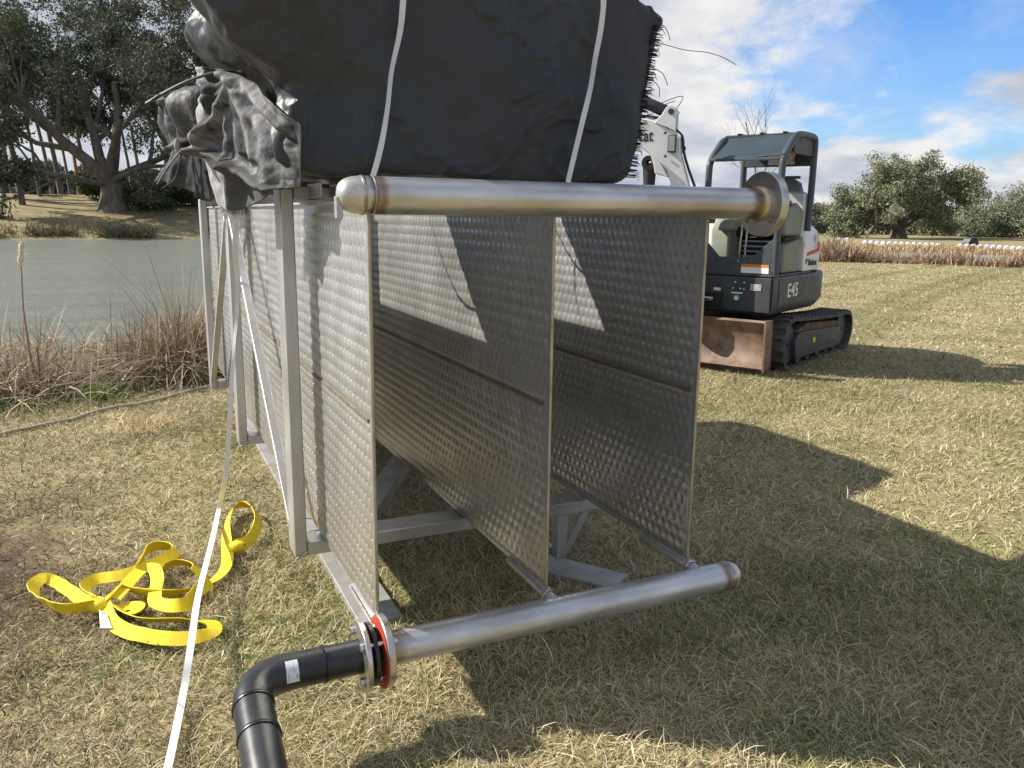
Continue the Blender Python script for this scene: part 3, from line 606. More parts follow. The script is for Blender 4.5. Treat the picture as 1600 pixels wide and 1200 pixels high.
# wrapped bales
def wrapped(loc, label, grp):
    t = bpy.data.objects.new('wrapped_bale', BALE); COL.objects.link(t); t.location = (loc[0], loc[1], loc[2]-.12); t.scale = (.82, .82, .82); t.rotation_euler = (0, 0, random.uniform(-.25, .25)+.55); tag(t, label, 'bale', grp)
BALE = MB().lathe([(-.34, .02), (-.34, .20), (-.31, .31), (-.22, .37), (0, .385), (.22, .37), (.31, .31), (.34, .20), (.34, .02)], (0, 0, .37), (1, 0, 0), 18).mesh('wrapped_bale', m_wrap, 50)
for k_ in range(13): wrapped(gp(1352+k_*9.6, 380, 104-k_*.5), 'one white wrapped bale in the left row across the far field', 'left row of white wrapped bales')
for k_ in range(11): wrapped(gp(1500+k_*10.4, 390, 99-k_*.5), 'one white wrapped bale in the right row across the far field', 'right row of white wrapped bales')
for k_ in range(2): wrapped(gp(1311+k_*13, 375, 118), 'one of two pale bales far left of the long white rows', 'pair of far pale bales')
p = gp(1515, 388, 104); hb = thing('covered_heap', 'small black covered heap standing behind the right row of white bales', 'heap', p, 0, world=False)
hm = MB(); hm.prism([(-.75, 0), (-.7, .55), (-.35, 1.0), (.3, 1.08), (.62, .7), (.75, 0)], lambda u, v, w_: (u*.8, w_-u*.3, v), -.45, .45); hm.build('cover', m_tarp, hb, bevel=.08)
MB().box((-.8, -.2, -.02), (.75, .3, .05)).build('pallet', m_bark, hb)
# ------------------------------------------------------------------ dimple plate heat exchanger
X2, X3, ZB, ZS, ZT, LEN = .658, 1.3154, .046, .7615, 1.47, 5.25
hx = thing('plate_heat_exchanger', 'stainless steel rack of three tall dimpled plates joined by pipe headers, standing on the grass', 'heat exchanger', (.66, 2.4, -.31))
def dimple(y, z, A_):
    a = .05; row = np.round((z-.02)/.047); offy = (row % 2)*a/2; d = np.full(y.shape, 9.0)
    for dr in (-1, 0, 1):
        rw = row+dr; o = (rw % 2)*a/2; yy = np.round((y-o)/a)*a+o; d = np.minimum(d, np.hypot(y-yy, z-.02-rw*.047))
    h = A_*(1-np.exp(-(d/.0145)**2))
    edge = np.minimum(np.minimum(y-.012, LEN-y-.01), np.minimum(z-ZB-.012, ZT-z-.012)); h = h*sst(0, .02, edge)
    return h*sst(.004, .022, np.abs(z-ZS))
yy = np.concatenate([np.arange(0, 2.6, .0073), np.arange(2.6, LEN, .0135), [LEN]]); zz = np.linspace(ZB, ZT, 186)
YY, ZZ = np.meshgrid(yy, zz, indexing='ij'); ny, nz = YY.shape
I, J = np.meshgrid(np.arange(ny-1), np.arange(nz-1), indexing='ij'); FQ = np.stack([I*nz+J, (I+1)*nz+J, (I+1)*nz+J+1, I*nz+J+1], -1).reshape(-1, 4)
for pi, x0 in enumerate((0, X2, X3)):
    H = dimple(YY, ZZ, .0053); warp = .003*(fbm(YY*2+pi*9, ZZ*2.5, 15)-.5)+.001
    warp = warp*sst(0, .15, YY); Vf = np.stack([x0-.004-H-warp, YY, ZZ], -1).reshape(-1, 3)
    o = link('dimple_plate', mesh_arrays('dimple_plate', Vf, None, FQ[:, ::-1], m_plate, smooth=True), hx)
    if pi == 0: o['label'] = 'sunlit outer dimpled plate on the left with yellow dirt near its foot'
    if pi == 1: o['label'] = 'middle dimpled plate with a bright patch of sun near the top'
    if pi == 2: o['label'] = 'right hand dimpled plate in shade'
    m = MB(); m.box((x0-.002, .001, ZB+.001), (x0+.004, LEN, ZT-.001)); m.build('back_sheet', m_plate, o)
    MB().tube([(x0, 0, ZB-.004), (x0, 0, ZT)], .0065, 10).build('edge_bead', m_edge, o, 50); MB().tube([(x0, .007, ZB), (x0, LEN, ZB)], .0055, 8).build('edge_bead', m_edge, o, 50)
    MB().box((x0-.0105, .035, ZS-.007), (x0-.003, LEN-.04, ZS+.007)).build('seam', m_seam, o)
    m = MB(); m.box((x0-.022, .02, ZT), (x0+.022, LEN, ZT+.012)); m.build('top_strip', m_steel, o, bevel=.002)
    # half pipe manifold along the foot of the plate, ending in the bottom header
    m = MB(); P_ = [(x0-.001, .34, ZB-.006), (x0-.001, .32, ZB-.008), (x0, 0, ZB-.012), (x0, -.06, ZB-.02)]; m.tube(P_, [.004, .021, .023, .023], 18); m.build('manifold', m_steel, o, 50)
    m = MB(); m.tube([(x0-.022, .31, ZB+.012), (x0-.022, .0, ZB+.010)], .003, 6); m.build('weld_bead', m_weld, o, 60)
    m = MB(); m.lathe([(-.012, .024), (-.004, .031), (.006, .030), (.012, .024)], (x0, -.022, ZB-.014), (0, 1, 0), 20); m.build('weld_bead', m_weld, o, 60)
# headers
RP = .0572
def pipe(name, x0, x1, y, z, mtl, lab):
    m = MB(); m.lathe([(0, RP-.006), (0, RP), (x1-x0, RP), (x1-x0, RP-.006)], (x0, y, z), (1, 0, 0), 56); return m.build(name, mtl, hx, 40, label=lab)
YT, ZTP, YB_, ZBP = -.06, 1.4943, -.07, -.018
tp = pipe('header_pipe', -.035, 1.492, YT, ZTP, m_pipe_top, 'upper steel header pipe with brown heat marks')
def cap(x, y, z, sgn, par, depth=.075):
    pr = [(0, RP)]+[(depth*math.sin(t)*.99, RP*max(math.cos(t), .0)**.62) for t in np.linspace(.15, 1.5, 12)]+[(depth, .0005)]
    m = MB(); m.lathe([(d*sgn, r) for d, r in pr], (x, y, z), (1, 0, 0), 56); m.build('end_cap', m_cap, par, 50)
    m = MB(); m.lathe([(-.006, RP), (-.003, RP+.0025), (.003, RP+.003), (.006, RP)], (x, y, z), (1, 0, 0), 56); m.build('weld_bead', m_weld, par, 60)
cap(-.038, YT, ZTP, -1, tp)
m = MB(); m.lathe([(-.003, RP), (0, RP+.002), (.003, RP)], (-.005, YT, ZTP), (1, 0, 0), 56); m.build('weld_bead', m_weld, tp, 60)
def flange(x, y, z, axis, ro, ri, th_, par, name='flange', bev=.003, nh=4, mtl=None):
    """ring with four bolt holes, faces perpendicular to axis (x)"""
    n = 64; hole_r = .0125; rb = (ro+ri)/2*1.05; m = MB()
    # face with holes: built as polar grid leaving out round holes
    def face(xf, flip):
        V_ = []; F_ = []; rads = [ri, rb-.014, rb+.014, ro-bev]; seg = 96
        for r in rads:
            for k__ in range(seg): t = 2*math.pi*k__/seg; V_.append((xf, y+r*math.cos(t), z+r*math.sin(t)))
        for a_ in range(3):
            for k__ in range(seg):
                cell = (k__+.5)/seg*360
                hit = a_ == 1 and any(abs((cell-(45+90*h)+180) % 360-180) < math.degrees(.014/rb) for h in range(4))
                if not hit: F_.append((a_*seg+k__, a_*seg+(k__+1) % seg, (a_+1)*seg+(k__+1) % seg, (a_+1)*seg+k__))
        # hole cells: fan of quads between round hole and cell border
        for h in range(4):
            t0 = R(45+90*h); ks = [k__ for k__ in range(seg) if abs((((k__+.5)/seg*360)-(45+90*h)+180) % 360-180) < math.degrees(.014/rb)]
            ks = sorted(ks, key=lambda q: ((q/seg*360-(45+90*h)+180) % 360)); bor = [1*seg+ks[0] % seg]
            bor = [seg+(q % seg) for q in ks]+[seg+((ks[-1]+1) % seg)]; top = [2*seg+(q % seg) for q in ks]+[2*seg+((ks[-1]+1) % seg)]
            loop = bor+top[::-1]; nl = len(loop); c_ = A(xf, y+rb*math.cos(t0), z+rb*math.sin(t0)); b0 = len(V_)
            for q in loop:
                d = A(*V_[q])-c_; d[0] = 0; d /= np.linalg.norm(d); V_.append(tuple(c_+d*hole_r))
            for q in range(nl): F_.append((loop[q], loop[(q+1) % nl], b0+(q+1) % nl, b0+q))
            xb = x+(th_*.5 if flip else -th_*.5)*.9
            b1 = len(V_)
            for q in range(nl): pv = V_[b0+q]; V_.append(((x), pv[1], pv[2]))
            for q in range(nl): F_.append((b0+q, b0+(q+1) % nl, b1+(q+1) % nl, b1+q))
        m.add(V_, F_)
    face(x-th_/2, False); face(x+th_/2, True)
    m.lathe([(-th_/2, ro-bev), (-th_/2+bev, ro), (th_/2-bev, ro), (th_/2, ro-bev)], (x, y, z), (1, 0, 0), 96)
    m.lathe([(-th_/2, ri), (th_/2, ri)], (x, y, z), (1, 0, 0), 96)
    return m.build(name, mtl or m_flange, par, 35)
ROF = .122
tf = flange(1.530, YT, ZTP, 0, ROF, .045, .036, hx); tf['label'] = 'open flange with four bolt holes on the upper header'
m = MB(); m.lathe([(-.022, RP+.001), (-.016, RP+.006), (-.006, RP+.009), (0, RP+.010)], (1.511, YT, ZTP), (1, 0, 0), 56); m.build('weld_bead', m_pipe_top, tf, 60)
m = MB(); m.lathe([(0, .080), (.004, .080), (.004, .046)], (1.5485, YT, ZTP), (1, 0, 0), 56); m.build('raised_face', m_flange, tf, 40)
bp = pipe('header_pipe', .012, 1.468, YB_, ZBP, m_pipe_bot, 'lower steel header pipe lying just above the grass')
cap(1.471, YB_, ZBP, 1, bp, .05)
for xx in (1.452, 1.462):
    m = MB(); m.lathe([(-.002, RP), (0, RP+.002), (.002, RP)], (xx, YB_, ZBP), (1, 0, 0), 56); m.build('weld_bead', m_weld, bp, 60)
bf = flange(-.002, YB_, ZBP, 0, ROF, .045, .026, hx); bf['label'] = 'steel flange at the left end of the lower header'
m = MB(); m.lathe([(.011, RP+.012), (.018, RP+.006), (.028, RP)], (0, YB_, ZBP), (1, 0, 0), 56); m.build('weld_bead', m_pipe_bot, bf, 60)
# risers: small tabs at the head of plates
for x0 in (0, X2, X3): MB().box((x0-.02, -.05, ZT-.035), (x0+.002, .01, ZT+.01)).build('lug', m_steel, hx, bevel=.002)
MB().box((-.118, -.075, ZTP-.07), (-.098, -.045, ZTP-.005)).build('tab', m_steel, tp, bevel=.002)
# frame
PW, PD = .052, .15
YP = (.90, 2.80, 4.65)
XL, XR = -.105, 1.43
for j, y0 in enumerate(YP):
    for s_, x0 in ((0, XL), (1, XR)):
        m = MB(); m.box((x0-PW/2, y0-PD/2, -.025), (x0+PW/2, y0+PD/2, 1.535)); m.build('post', m_steel, hx, bevel=.006)
    MB().box((XL+PW/2+.001, y0-PD/2+.002, -.022), (XR-PW/2-.001, y0+PD/2-.002, ZB-.008)).build('cross_beam', m_steel, hx, bevel=.006)
    MB().box((XL+PW/2+.001, y0-PD/2+.002, 1.49), (XR-PW/2-.001, y0+PD/2-.002, 1.545)).build('top_beam', m_steel, hx, bevel=.006)
    for q in (XL, XR):
        s_ = 1 if q == XL else -1
        MB().tube([(q+s_*PW/2, y0-PD/2-.002, -.0), (q-s_*PW*.4, y0-PD/2-.003, -.026)], .006, 8).build('weld_bead', m_weld, hx, 60)
        MB().tube([(q+s_*PW/2+s_*.006, y0-PD/2, ZB-.008), (q+s_*PW/2+s_*.006, y0+PD/2, ZB-.008)], .007, 8).build('weld_bead', m_weld, hx, 60)
    for x0 in (1.235,):
        MB().box((x0-.03, y0+.02, -.345), (x0+.03, y0+.08, -.023)).build('leg', m_steel, hx, bevel=.004)
    MB().bar((1.25, y0+.05, -.30), (1.395, y0+.05, -.045), .04, .03, up=(0, 1, 0)).build('brace', m_steel, hx, bevel=.003)
for j in range(2):
    a, b = (YP[j]+.06, .06), (YP[j+1]-.09, 1.44)
    if j: a, b = (YP[2]-.06, .06), (YP[1]+.10, 1.40)
    MB().bar((XL-.005, a[0], a[1]), (XL-.005, b[0], b[1]), .042, .042, up=(1, 0, 0)).build('diagonal_brace', m_steel, hx, bevel=.004)
    MB().bar((XR+.005, a[0], a[1]), (XR+.005, b[0], b[1]), .042, .042, up=(1, 0, 0)).build('diagonal_brace', m_steel, hx, bevel=.004)
MB().bar((.20, 1.02, .0), (.69, 1.93, .0), .11, .07).build('floor_brace', m_steel, hx, bevel=.005)
MB().bar((.69, 1.93, .0), (1.33, 2.66, .0), .11, .065).build('floor_brace', m_steel, hx, bevel=.005)
m_sill = mat('dusty sill steel', (.42, .42, .41), (.30, .28, .24), 5, .5, .65, .4, (60, .1, .002))
for x0, y0_ in ((.185, .62), (1.19, 1.02)): MB().box((x0-.095, y0_, -.37), (x0+.095 if y0_ < 1 else x0+.06, 5.1, -.275)).build('sill', m_sill, hx, bevel=.004)
MB().bar((1.10, .93, -.335), (1.36, .55, -.335), .19, .09).build('foot_plate', m_sill, hx, bevel=.003)
for q in (.085, .175): MB().box((XL+q, .6, 1.50), (XL+q+.008, .84, 1.552)).build('lifting_lug', m_steel, hx, bevel=.002)

# ------------------------------------------------------------------ black plastic pipe and its flange
bpz = ZBP-.006
dp = thing('drain_pipe', 'black plastic elbow pipe bolted to the lower header flange', 'pipe', (-.45, -.3, -.31))
m = MB(); m.lathe([(0, .034), (0, .106), (-.013, .106), (-.016, RP-.001), (-.165, RP), (-.165, .04)], (-.040, YB_, bpz), (1, 0, 0), 56); m.build('stub_end', m_hdpe, dp, 40)
def bead(P_, d, par, rr=RP):
    d = A(*d)/np.linalg.norm(d); m = MB(); m.lathe([(-.007, rr-.001), (-.006, rr+.004), (-.0015, rr+.0045), (0, rr+.0015), (.0015, rr+.0045), (.006, rr+.004), (.007, rr-.001)], P_, d, 48); m.build('fusion_bead', m_hdpe, par, 60)
bead((-.205, YB_, bpz), (1, 0, 0), dp)
E0 = A(-.33, YB_, bpz); CX, RC = -.345, .115
dirv = A(-.02, -1, -.17); dirv /= np.linalg.norm(dirv)
elb = [A(-.205, YB_, bpz), A(-.30, YB_, bpz), E0]
for t in np.linspace(.12, 1, 12): q = A(-1, 0, 0)*(math.sin(t*math.pi/2))+dirv*(1-math.cos(t*math.pi/2)); elb.append(E0+q*RC)
elb.append(elb[-1]+dirv*.05); e_ = elb[-1]
m = MB(); m.tube(elb, [RP*1.02]*2+[RP*1.06]*13+[RP*1.06], 48, False); eo = m.build('elbow', m_hdpe, dp, 60)
bead(tuple(e_-dirv*.04), dirv, dp, RP*1.06); bead(tuple(e_+dirv*.09), dirv, dp, RP*1.06)
m = MB(); m.tube([e_, e_+dirv*.09], RP*1.06, 48, False); m.build('pipe_section', m_hdpe, dp, 60)
m = MB(); m.tube([e_+dirv*.09, e_+dirv*.5, e_+dirv*1.2+A(0, 0, -.02)], RP*1.06, 48, False); m.build('pipe_section', m_hdpe, dp, 60)
V_ = [(x_, YB_+math.cos(t)*(RP*1.06+.0012), bpz+math.sin(t)*(RP*1.06+.0012)) for x_ in (-.335, -.295) for t in np.linspace(R(118), R(185), 8)]
MB().add(V_, [(k_, k_+1, k_+9, k_+8) for k_ in range(7)]).build('sticker', m_label, dp, 60)
kf = flange(-.076, YB_, bpz, 0, ROF*.99, RP+.002, .018, dp, 'backing_flange'); kf['label'] = 'loose steel backing ring behind the black stub'
gk = MB(); gk.lathe([(0, .045), (0, ROF*.985), (.004, ROF*.985), (.004, .045), (0, .045)], (-.0195, YB_, bpz), (1, 0, 0), 64)
tag(gk.build('gasket', m_gasket, None, 30), 'red rubber gasket squeezed between the two steel flanges', 'gasket')
def hexm():
    m = MB(); m.lathe([(0, .0005), (0, .013), (.011, .013), (.011, .0005)], (0, 0, 0), (1, 0, 0), 6); return m.mesh('bolt_head', m_bolt)
HX = hexm(); rodm = MB().tube([(0, 0, 0), (.128, 0, 0)], .0075, 14).mesh('shank', m_bolt, 40)
for k_ in range(4):
    t = R(45+90*k_); rb = (ROF+.045)/2*1.05; py, pz = YB_+rb*math.cos(t), ZBP-.003+rb*math.sin(t)
    b = thing('flange_bolt', ['upper flange bolt on the far side of the pipe', 'upper flange bolt facing the camera', 'lower flange bolt facing the camera', 'lower flange bolt hidden on the far side of the pipe'][[0, 1, 2, 3][k_]], 'bolt', (-.098, py, pz), 0, 'flange bolts', world=False)
    h = link('bolt_head', HX, b); n_ = link('nut', HX, b); n_.location = (.109, 0, 0); link('shank', rodm, b)
    wsh = MB().lathe([(0, .008), (0, .015), (.0022, .015), (.0022, .008)], (.0118, 0, 0), (1, 0, 0), 20).build('washer', m_bolt, b, 30)

# ------------------------------------------------------------------ tarp covered bundles
def cube_grid(n):
    V_ = []; F_ = []; t = np.linspace(-1, 1, n+1)
    for ax in range(3):
        for s_ in (-1, 1):
            a_, b_ = np.meshgrid(t, t, indexing='ij'); P_ = np.zeros((n+1, n+1, 3)); P_[..., ax] = s_; P_[..., (ax+1) % 3] = a_; P_[..., (ax+2) % 3] = b_
            o_ = sum(len(v) for v in V_); V_.append(P_.reshape(-1, 3)); i_, j_ = np.meshgrid(np.arange(n), np.arange(n), indexing='ij')
            q = np.stack([i_*(n+1)+j_, (i_+1)*(n+1)+j_, (i_+1)*(n+1)+j_+1, i_*(n+1)+j_+1], -1).reshape(-1, 4)+o_
            F_.append(q if s_ > 0 else q[:, ::-1])
    return np.concatenate(V_), np.concatenate(F_)
CV, CF = cube_grid(110)
def bundle(fn, k_=20.0):
    s = np.sum(np.abs(CV)**k_, 1)**(1/k_); P_ = CV/s[:, None]; return fn(P_)
def weldmesh(name, V_, F_, mt, parent):
    me = mesh_arrays(name, V_, None, F_, mt, smooth=True); import bmesh as bmm; bm = bmm.new(); bm.from_mesh(me); bmm.ops.remove_doubles(bm, verts=bm.verts, dist=1e-4); bm.to_mesh(me); bm.free(); return link(name, me, parent)
def n3(P_, s, sd_): return (fbm(P_[:, 0]*s+P_[:, 2]*s*.7, P_[:, 1]*s-P_[:, 2]*s*.5, sd_)+fbm(P_[:, 2]*s+3, P_[:, 0]*s*.8+P_[:, 1]*s*.6, sd_+5)-1)
def fnA(p):
    x, y, z = p[:, 0], p[:, 1], p[:, 2]
    Z = 1.965+.40*z+.03*(1-np.abs(x))*(z > 0)-.0*x
    lo = sst(-.35, .45, z); xl = -.135-.27*lo*(1-.22*y); xr = 1.235+.185*np.clip(z*.5+.5, 0, 1)**1.2
    Xc = xl+(xr-xl)*(x*.5+.5); yb = 1.17+.40*np.clip((z+1)*.75, 0, 1)+.12*x; Yc = .41+(yb-.41)*(y*.5+.5)+.05*sst(-.5, -1, x)*(y < 0)
    Yc = Yc+np.where(x < -.8, 0, 0)
    Q = np.stack([Xc, Yc, Z], -1); end = sst(-.72, -1.0, x)
    f = n3(Q, 2.0, 5)*.075+n3(Q, 6, 9)*.024+.016*np.exp(-((fbm(Q[:, 0]*2.2+Q[:, 2]*1.5, Q[:, 2]*2.5-Q[:, 0]*1.2, 95)-.5)/.022)**2)+.012*np.exp(-((fbm(Q[:, 0]*3.4-Q[:, 2]*3, Q[:, 2]*1.5+Q[:, 0]*.8, 195)-.52)/.016)**2)
    Q[:, 1] -= f*.8*(y < 0)*(1-.3*end); Q[:, 2] += f*.8*sst(.3, 1, np.abs(z))*.6
    # folds radiating from the tie on the left end
    ky, kz = .85, 1.98; an = np.arctan2(Q[:, 2]-kz, Q[:, 1]-ky); rad = np.hypot(Q[:, 2]-kz, Q[:, 1]-ky)
    Q[:, 0] += end*(.035*np.sin(an*9+fbm(rad*5, an*2, 4)*5)*sst(0, .5, rad)+.10*np.exp(-(rad/.22)**2)+n3(Q, 3, 41)*.08)
    Q[:, 2] -= .09*sst(.60, 1.0, x)*sst(.5, 1, z)-.05*sst(-.2, -.9, x)*(z > 0)*sst(0, .5, z); Q[:, 0] += .02*sst(.8, 1, x)*n3(Q, 4, 51)
    return Q
b1 = thing('tarp_bundle', 'large black woven tarp bundle strapped on top of the steel rack', 'bundle', (.6, .8, 1.55))
weldmesh('tarp', bundle(fnA), CF, m_tarp, b1)
# frayed right hand edge and loose threads
r_ = np.random.default_rng(21); m = MB()
for k_ in range(210):
    t = r_.random(); px = 1033-43*t**.9; py = 38+t*240; p = U(px, py, 1, .395); L_ = .004+.026*r_.random()**2.2; dz = r_.uniform(-1.2, .4)
    m.tube([p-A(.03, -.012, -.002), p+A(L_*.5, r_.uniform(-.01, .01), L_*.25*dz), p+A(L_, r_.uniform(-.01, .01), L_*dz)], [.0020, .0015, .0007], 4)
m.build('frayed_edge', m_black, b1)['kind'] = 'stuff'
for pts in ([(1008, 62), (1040, 70), (1070, 78), (1105, 82), (1130, 90), (1150, 101)], [(1012, 34), (1036, 40), (1044, 52), (1047, 63)], [(1000, 175), (1022, 167), (1040, 158), (1060, 151), (1067, 152), (1062, 163), (1057, 170), (1062, 177)], [(1000, 184), (1024, 175), (1040, 163), (1055, 158)],
            [(1004, 100), (1032, 112), (1040, 124), (1043, 134)], [(1002, 118), (1022, 128), (1030, 138), (1030, 152)]):
    MB().tube(catmull([U(a, b, 1, .40) for a, b in pts], 5), .0016, 5).build('loose_thread', m_black, b1)
# flap hanging over the left side
def pl2(poly, x, y):                                   # distance of pixel points to a polyline
    d = np.full(np.shape(x), 1e9)
    for (x0, y0), (x1, y1) in zip(poly[:-1], poly[1:]):
        t = np.clip(((x-x0)*(x1-x0)+(y-y0)*(y1-y0))/((x1-x0)**2+(y1-y0)**2), 0, 1); d = np.minimum(d, np.hypot(x-x0-t*(x1-x0), y-y0-t*(y1-y0)))
    return d
nu, nv = 110, 90
def cm2(P_, n_): q_ = catmull([(a, b, 0) for a, b in P_], 40)[:, :2]; k__ = np.linspace(0, len(q_)-1, n_+1); return np.stack([np.interp(k__, np.arange(len(q_)), q_[:, j]) for j in (0, 1)], -1)
tp2 = cm2([(317, 106), (345, 108), (378, 114), (405, 132), (435, 156), (473, 196)], nu); bt2 = cm2([(344, 322), (368, 330), (392, 328), (420, 316), (445, 300), (472, 292)], nu)
uu, vv = np.meshgrid(np.linspace(0, 1, nu+1), np.linspace(0, 1, nv+1), indexing='ij')
PX = tp2[:, None, 0]*(1-vv)+bt2[:, None, 0]*vv; PY = tp2[:, None, 1]*(1-vv)+bt2[:, None, 1]*vv
PX = PX-7*np.sin(vv*math.pi)*(1-uu)**2
kan = np.arctan2(PX-380, PY-100); kd = np.hypot(PX-380, PY-100)
DD = .04*(fbm(PX*.03, PY*.012, 71)-.5)+.008*(fbm(PX*.1+PY*.02, PY*.02, 72)-.5)+.002*(fbm(PX*.3, PY*.1, 73)-.5)
DD = DD+.030*np.abs(np.sin(kan*4.2+2.2*fbm(kd*.012, kan*2, 74)))*np.clip(kd/70, 0, 1)+.010*np.abs(np.sin(kan*11+3*fbm(kd*.02, kan*3, 75)))*np.clip(kd/60, 0, 1)
for poly, w_, h_ in (([(383, 120), (392, 170), (405, 240)], 7, .045), ([(316, 236), (350, 243), (385, 262), (430, 290), (460, 306)], 6, .05), ([(338, 108), (342, 170), (338, 232)], 5, .04),
                     ([(380, 118), (352, 190), (326, 240)], 6, .05), ([(386, 124), (430, 215), (442, 285)], 7, .03), ([(392, 130), (452, 200)], 7, .03), ([(398, 150), (418, 250)], 5, .03), ([(366, 170), (372, 245)], 5, .03), ([(386, 265), (388, 325)], 6, .05)):
    DD = DD+h_*np.exp(-(pl2(poly, PX, PY)/w_)**2)
xb = -.27+.14*uu**1.3
Vf = np.zeros((nu+1, nv+1, 3))
for a_ in range(nu+1):
    for b_ in range(nv+1): Vf[a_, b_] = U(PX[a_, b_], PY[a_, b_], 1, 1.25-.86*uu[a_, b_]**.9)
Vf[..., 0] -= DD*(1-.9*sst(.9, 1, uu)); Vf[..., 1] -= DD*.35*(1-.9*sst(.9, 1, uu))
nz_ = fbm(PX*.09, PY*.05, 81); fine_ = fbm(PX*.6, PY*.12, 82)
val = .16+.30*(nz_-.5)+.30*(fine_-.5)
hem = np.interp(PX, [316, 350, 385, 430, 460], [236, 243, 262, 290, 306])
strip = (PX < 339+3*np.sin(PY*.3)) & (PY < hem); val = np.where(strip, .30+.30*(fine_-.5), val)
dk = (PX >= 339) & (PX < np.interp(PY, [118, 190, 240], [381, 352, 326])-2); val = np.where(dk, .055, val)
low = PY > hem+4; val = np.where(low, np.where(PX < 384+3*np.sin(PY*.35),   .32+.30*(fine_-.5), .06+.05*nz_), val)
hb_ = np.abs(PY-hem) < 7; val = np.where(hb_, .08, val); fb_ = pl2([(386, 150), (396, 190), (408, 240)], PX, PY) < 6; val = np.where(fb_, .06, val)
val = np.clip(val, .03, .5); val = val*(1-.72*sst(452, 466, PX+8*(fbm(PX*.02, PY*.15, 83)-.5)*4)); val = np.where((PX > 350) & (PX < 395) & (PY > 215) & (PY < hem), val*.6, val)  # right edge darkened to paint where the sunlit side ends
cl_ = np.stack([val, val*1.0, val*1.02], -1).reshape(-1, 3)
i_, j_ = np.meshgrid(np.arange(nu), np.arange(nv), indexing='ij'); q = np.stack([i_*(nv+1)+j_, (i_+1)*(nv+1)+j_, (i_+1)*(nv+1)+j_+1, i_*(nv+1)+j_+1], -1).reshape(-1, 4)
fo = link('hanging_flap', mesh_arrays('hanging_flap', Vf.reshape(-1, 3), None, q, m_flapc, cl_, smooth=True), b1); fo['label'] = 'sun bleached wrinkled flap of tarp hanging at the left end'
sm = fo.modifiers.new('thick', 'SOLIDIFY'); sm.thickness = .004
r_ = np.random.default_rng(31); m = MB()
for k_ in range(150):
    t = r_.random(); p = U(344+t*42, 321+r_.random()*6, 1, 1.22-.2*t); m.tube([p, p+A(r_.normal(0, .01), r_.normal(0, .02), -r_.uniform(.01, .05))], [.0016, .0005], 3)
m.build('frayed_fringe', m_fray, b1)['kind'] = 'stuff'
MB().tube(catmull([U(378, 114, 1, .95), U(340, 113, 1, .97), U(300, 124, 1, 1.0), U(262, 142, 1, 1.03), U(228, 162, 1, 1.06)], 8), .0065, 6).build('loose_hoop', m_char, b1, 60)
MB().tube(catmull([U(372, 112, 1, .93), U(380, 116, 1, .92), U(382, 126, 1, .92), U(374, 128, 1, .93), U(371, 118, 1, .94)], 6), .008, 6).build('tie_knot', m_flap, b1, 60)
# second bundle
def fnB(p):
    x, y, z = p[:, 0], p[:, 1], p[:, 2]; Z = 1.90+.32*z-.02; Yc = 3.62+.88*y; lo = sst(-1.0, .8, z); xl = -.12-.28*lo; Xc = xl+(1.30-xl)*(x*.5+.5)
    Q = np.stack([Xc, Yc, Z], -1); f = n3(Q, 2.4, 15)*.10+n3(Q, 7, 19)*.03; end = sst(-.6, -1, x); Q[:, 0] -= f*end*.6; Q[:, 1] -= f*.8; Q[:, 2] += f*.5*(z > .3)
    Q[:, 0] -= end*(.02*np.abs(np.sin(Q[:, 1]*9+Q[:, 2]*3+3*n3(Q, 2, 88)))+.02*np.sin(Q[:, 1]*31-Q[:, 2]*5)); Q[:, 2] -= .25*sst(-.55, -1, z)*sst(-.6, -1, x)*sst(.3, -1, y)*0; return Q
b2 = thing('tarp_bundle', 'smaller ragged black tarp bundle behind the large one at the far end of the rack', 'bundle', (.5, 3.4, 1.55))
weldmesh('tarp', bundle(fnB, 7), CF[::1], m_tarp2, b2)
def sheet(name, pts4, mtl, par, amp, seed, n=26):
    a, b, c, d = [A(*p) for p in pts4]; V_ = np.zeros((n+1, n+1, 3)); nn_ = np.cross(b-a, d-a); nn_ /= np.linalg.norm(nn_)
    for i__ in range(n+1):
        for j__ in range(n+1):
            u, v = i__/n, j__/n; V_[i__, j__] = (a*(1-u)+b*u)*(1-v)+(d*(1-u)+c*u)*v+nn_*amp*(float(fbm(u*3+seed, v*1.4, seed))-.5+.5*math.sin(u*11+v*3))
    ii, jj = np.meshgrid(np.arange(n), np.arange(n), indexing='ij'); q_ = np.stack([ii*(n+1)+jj, (ii+1)*(n+1)+jj, (ii+1)*(n+1)+jj+1, ii*(n+1)+jj+1], -1).reshape(-1, 4)
    o = link(name, mesh_arrays(name, V_.reshape(-1, 3), None, q_, mtl, smooth=True), par); s_ = o.modifiers.new('thick', 'SOLIDIFY'); s_.thickness = .004; return o
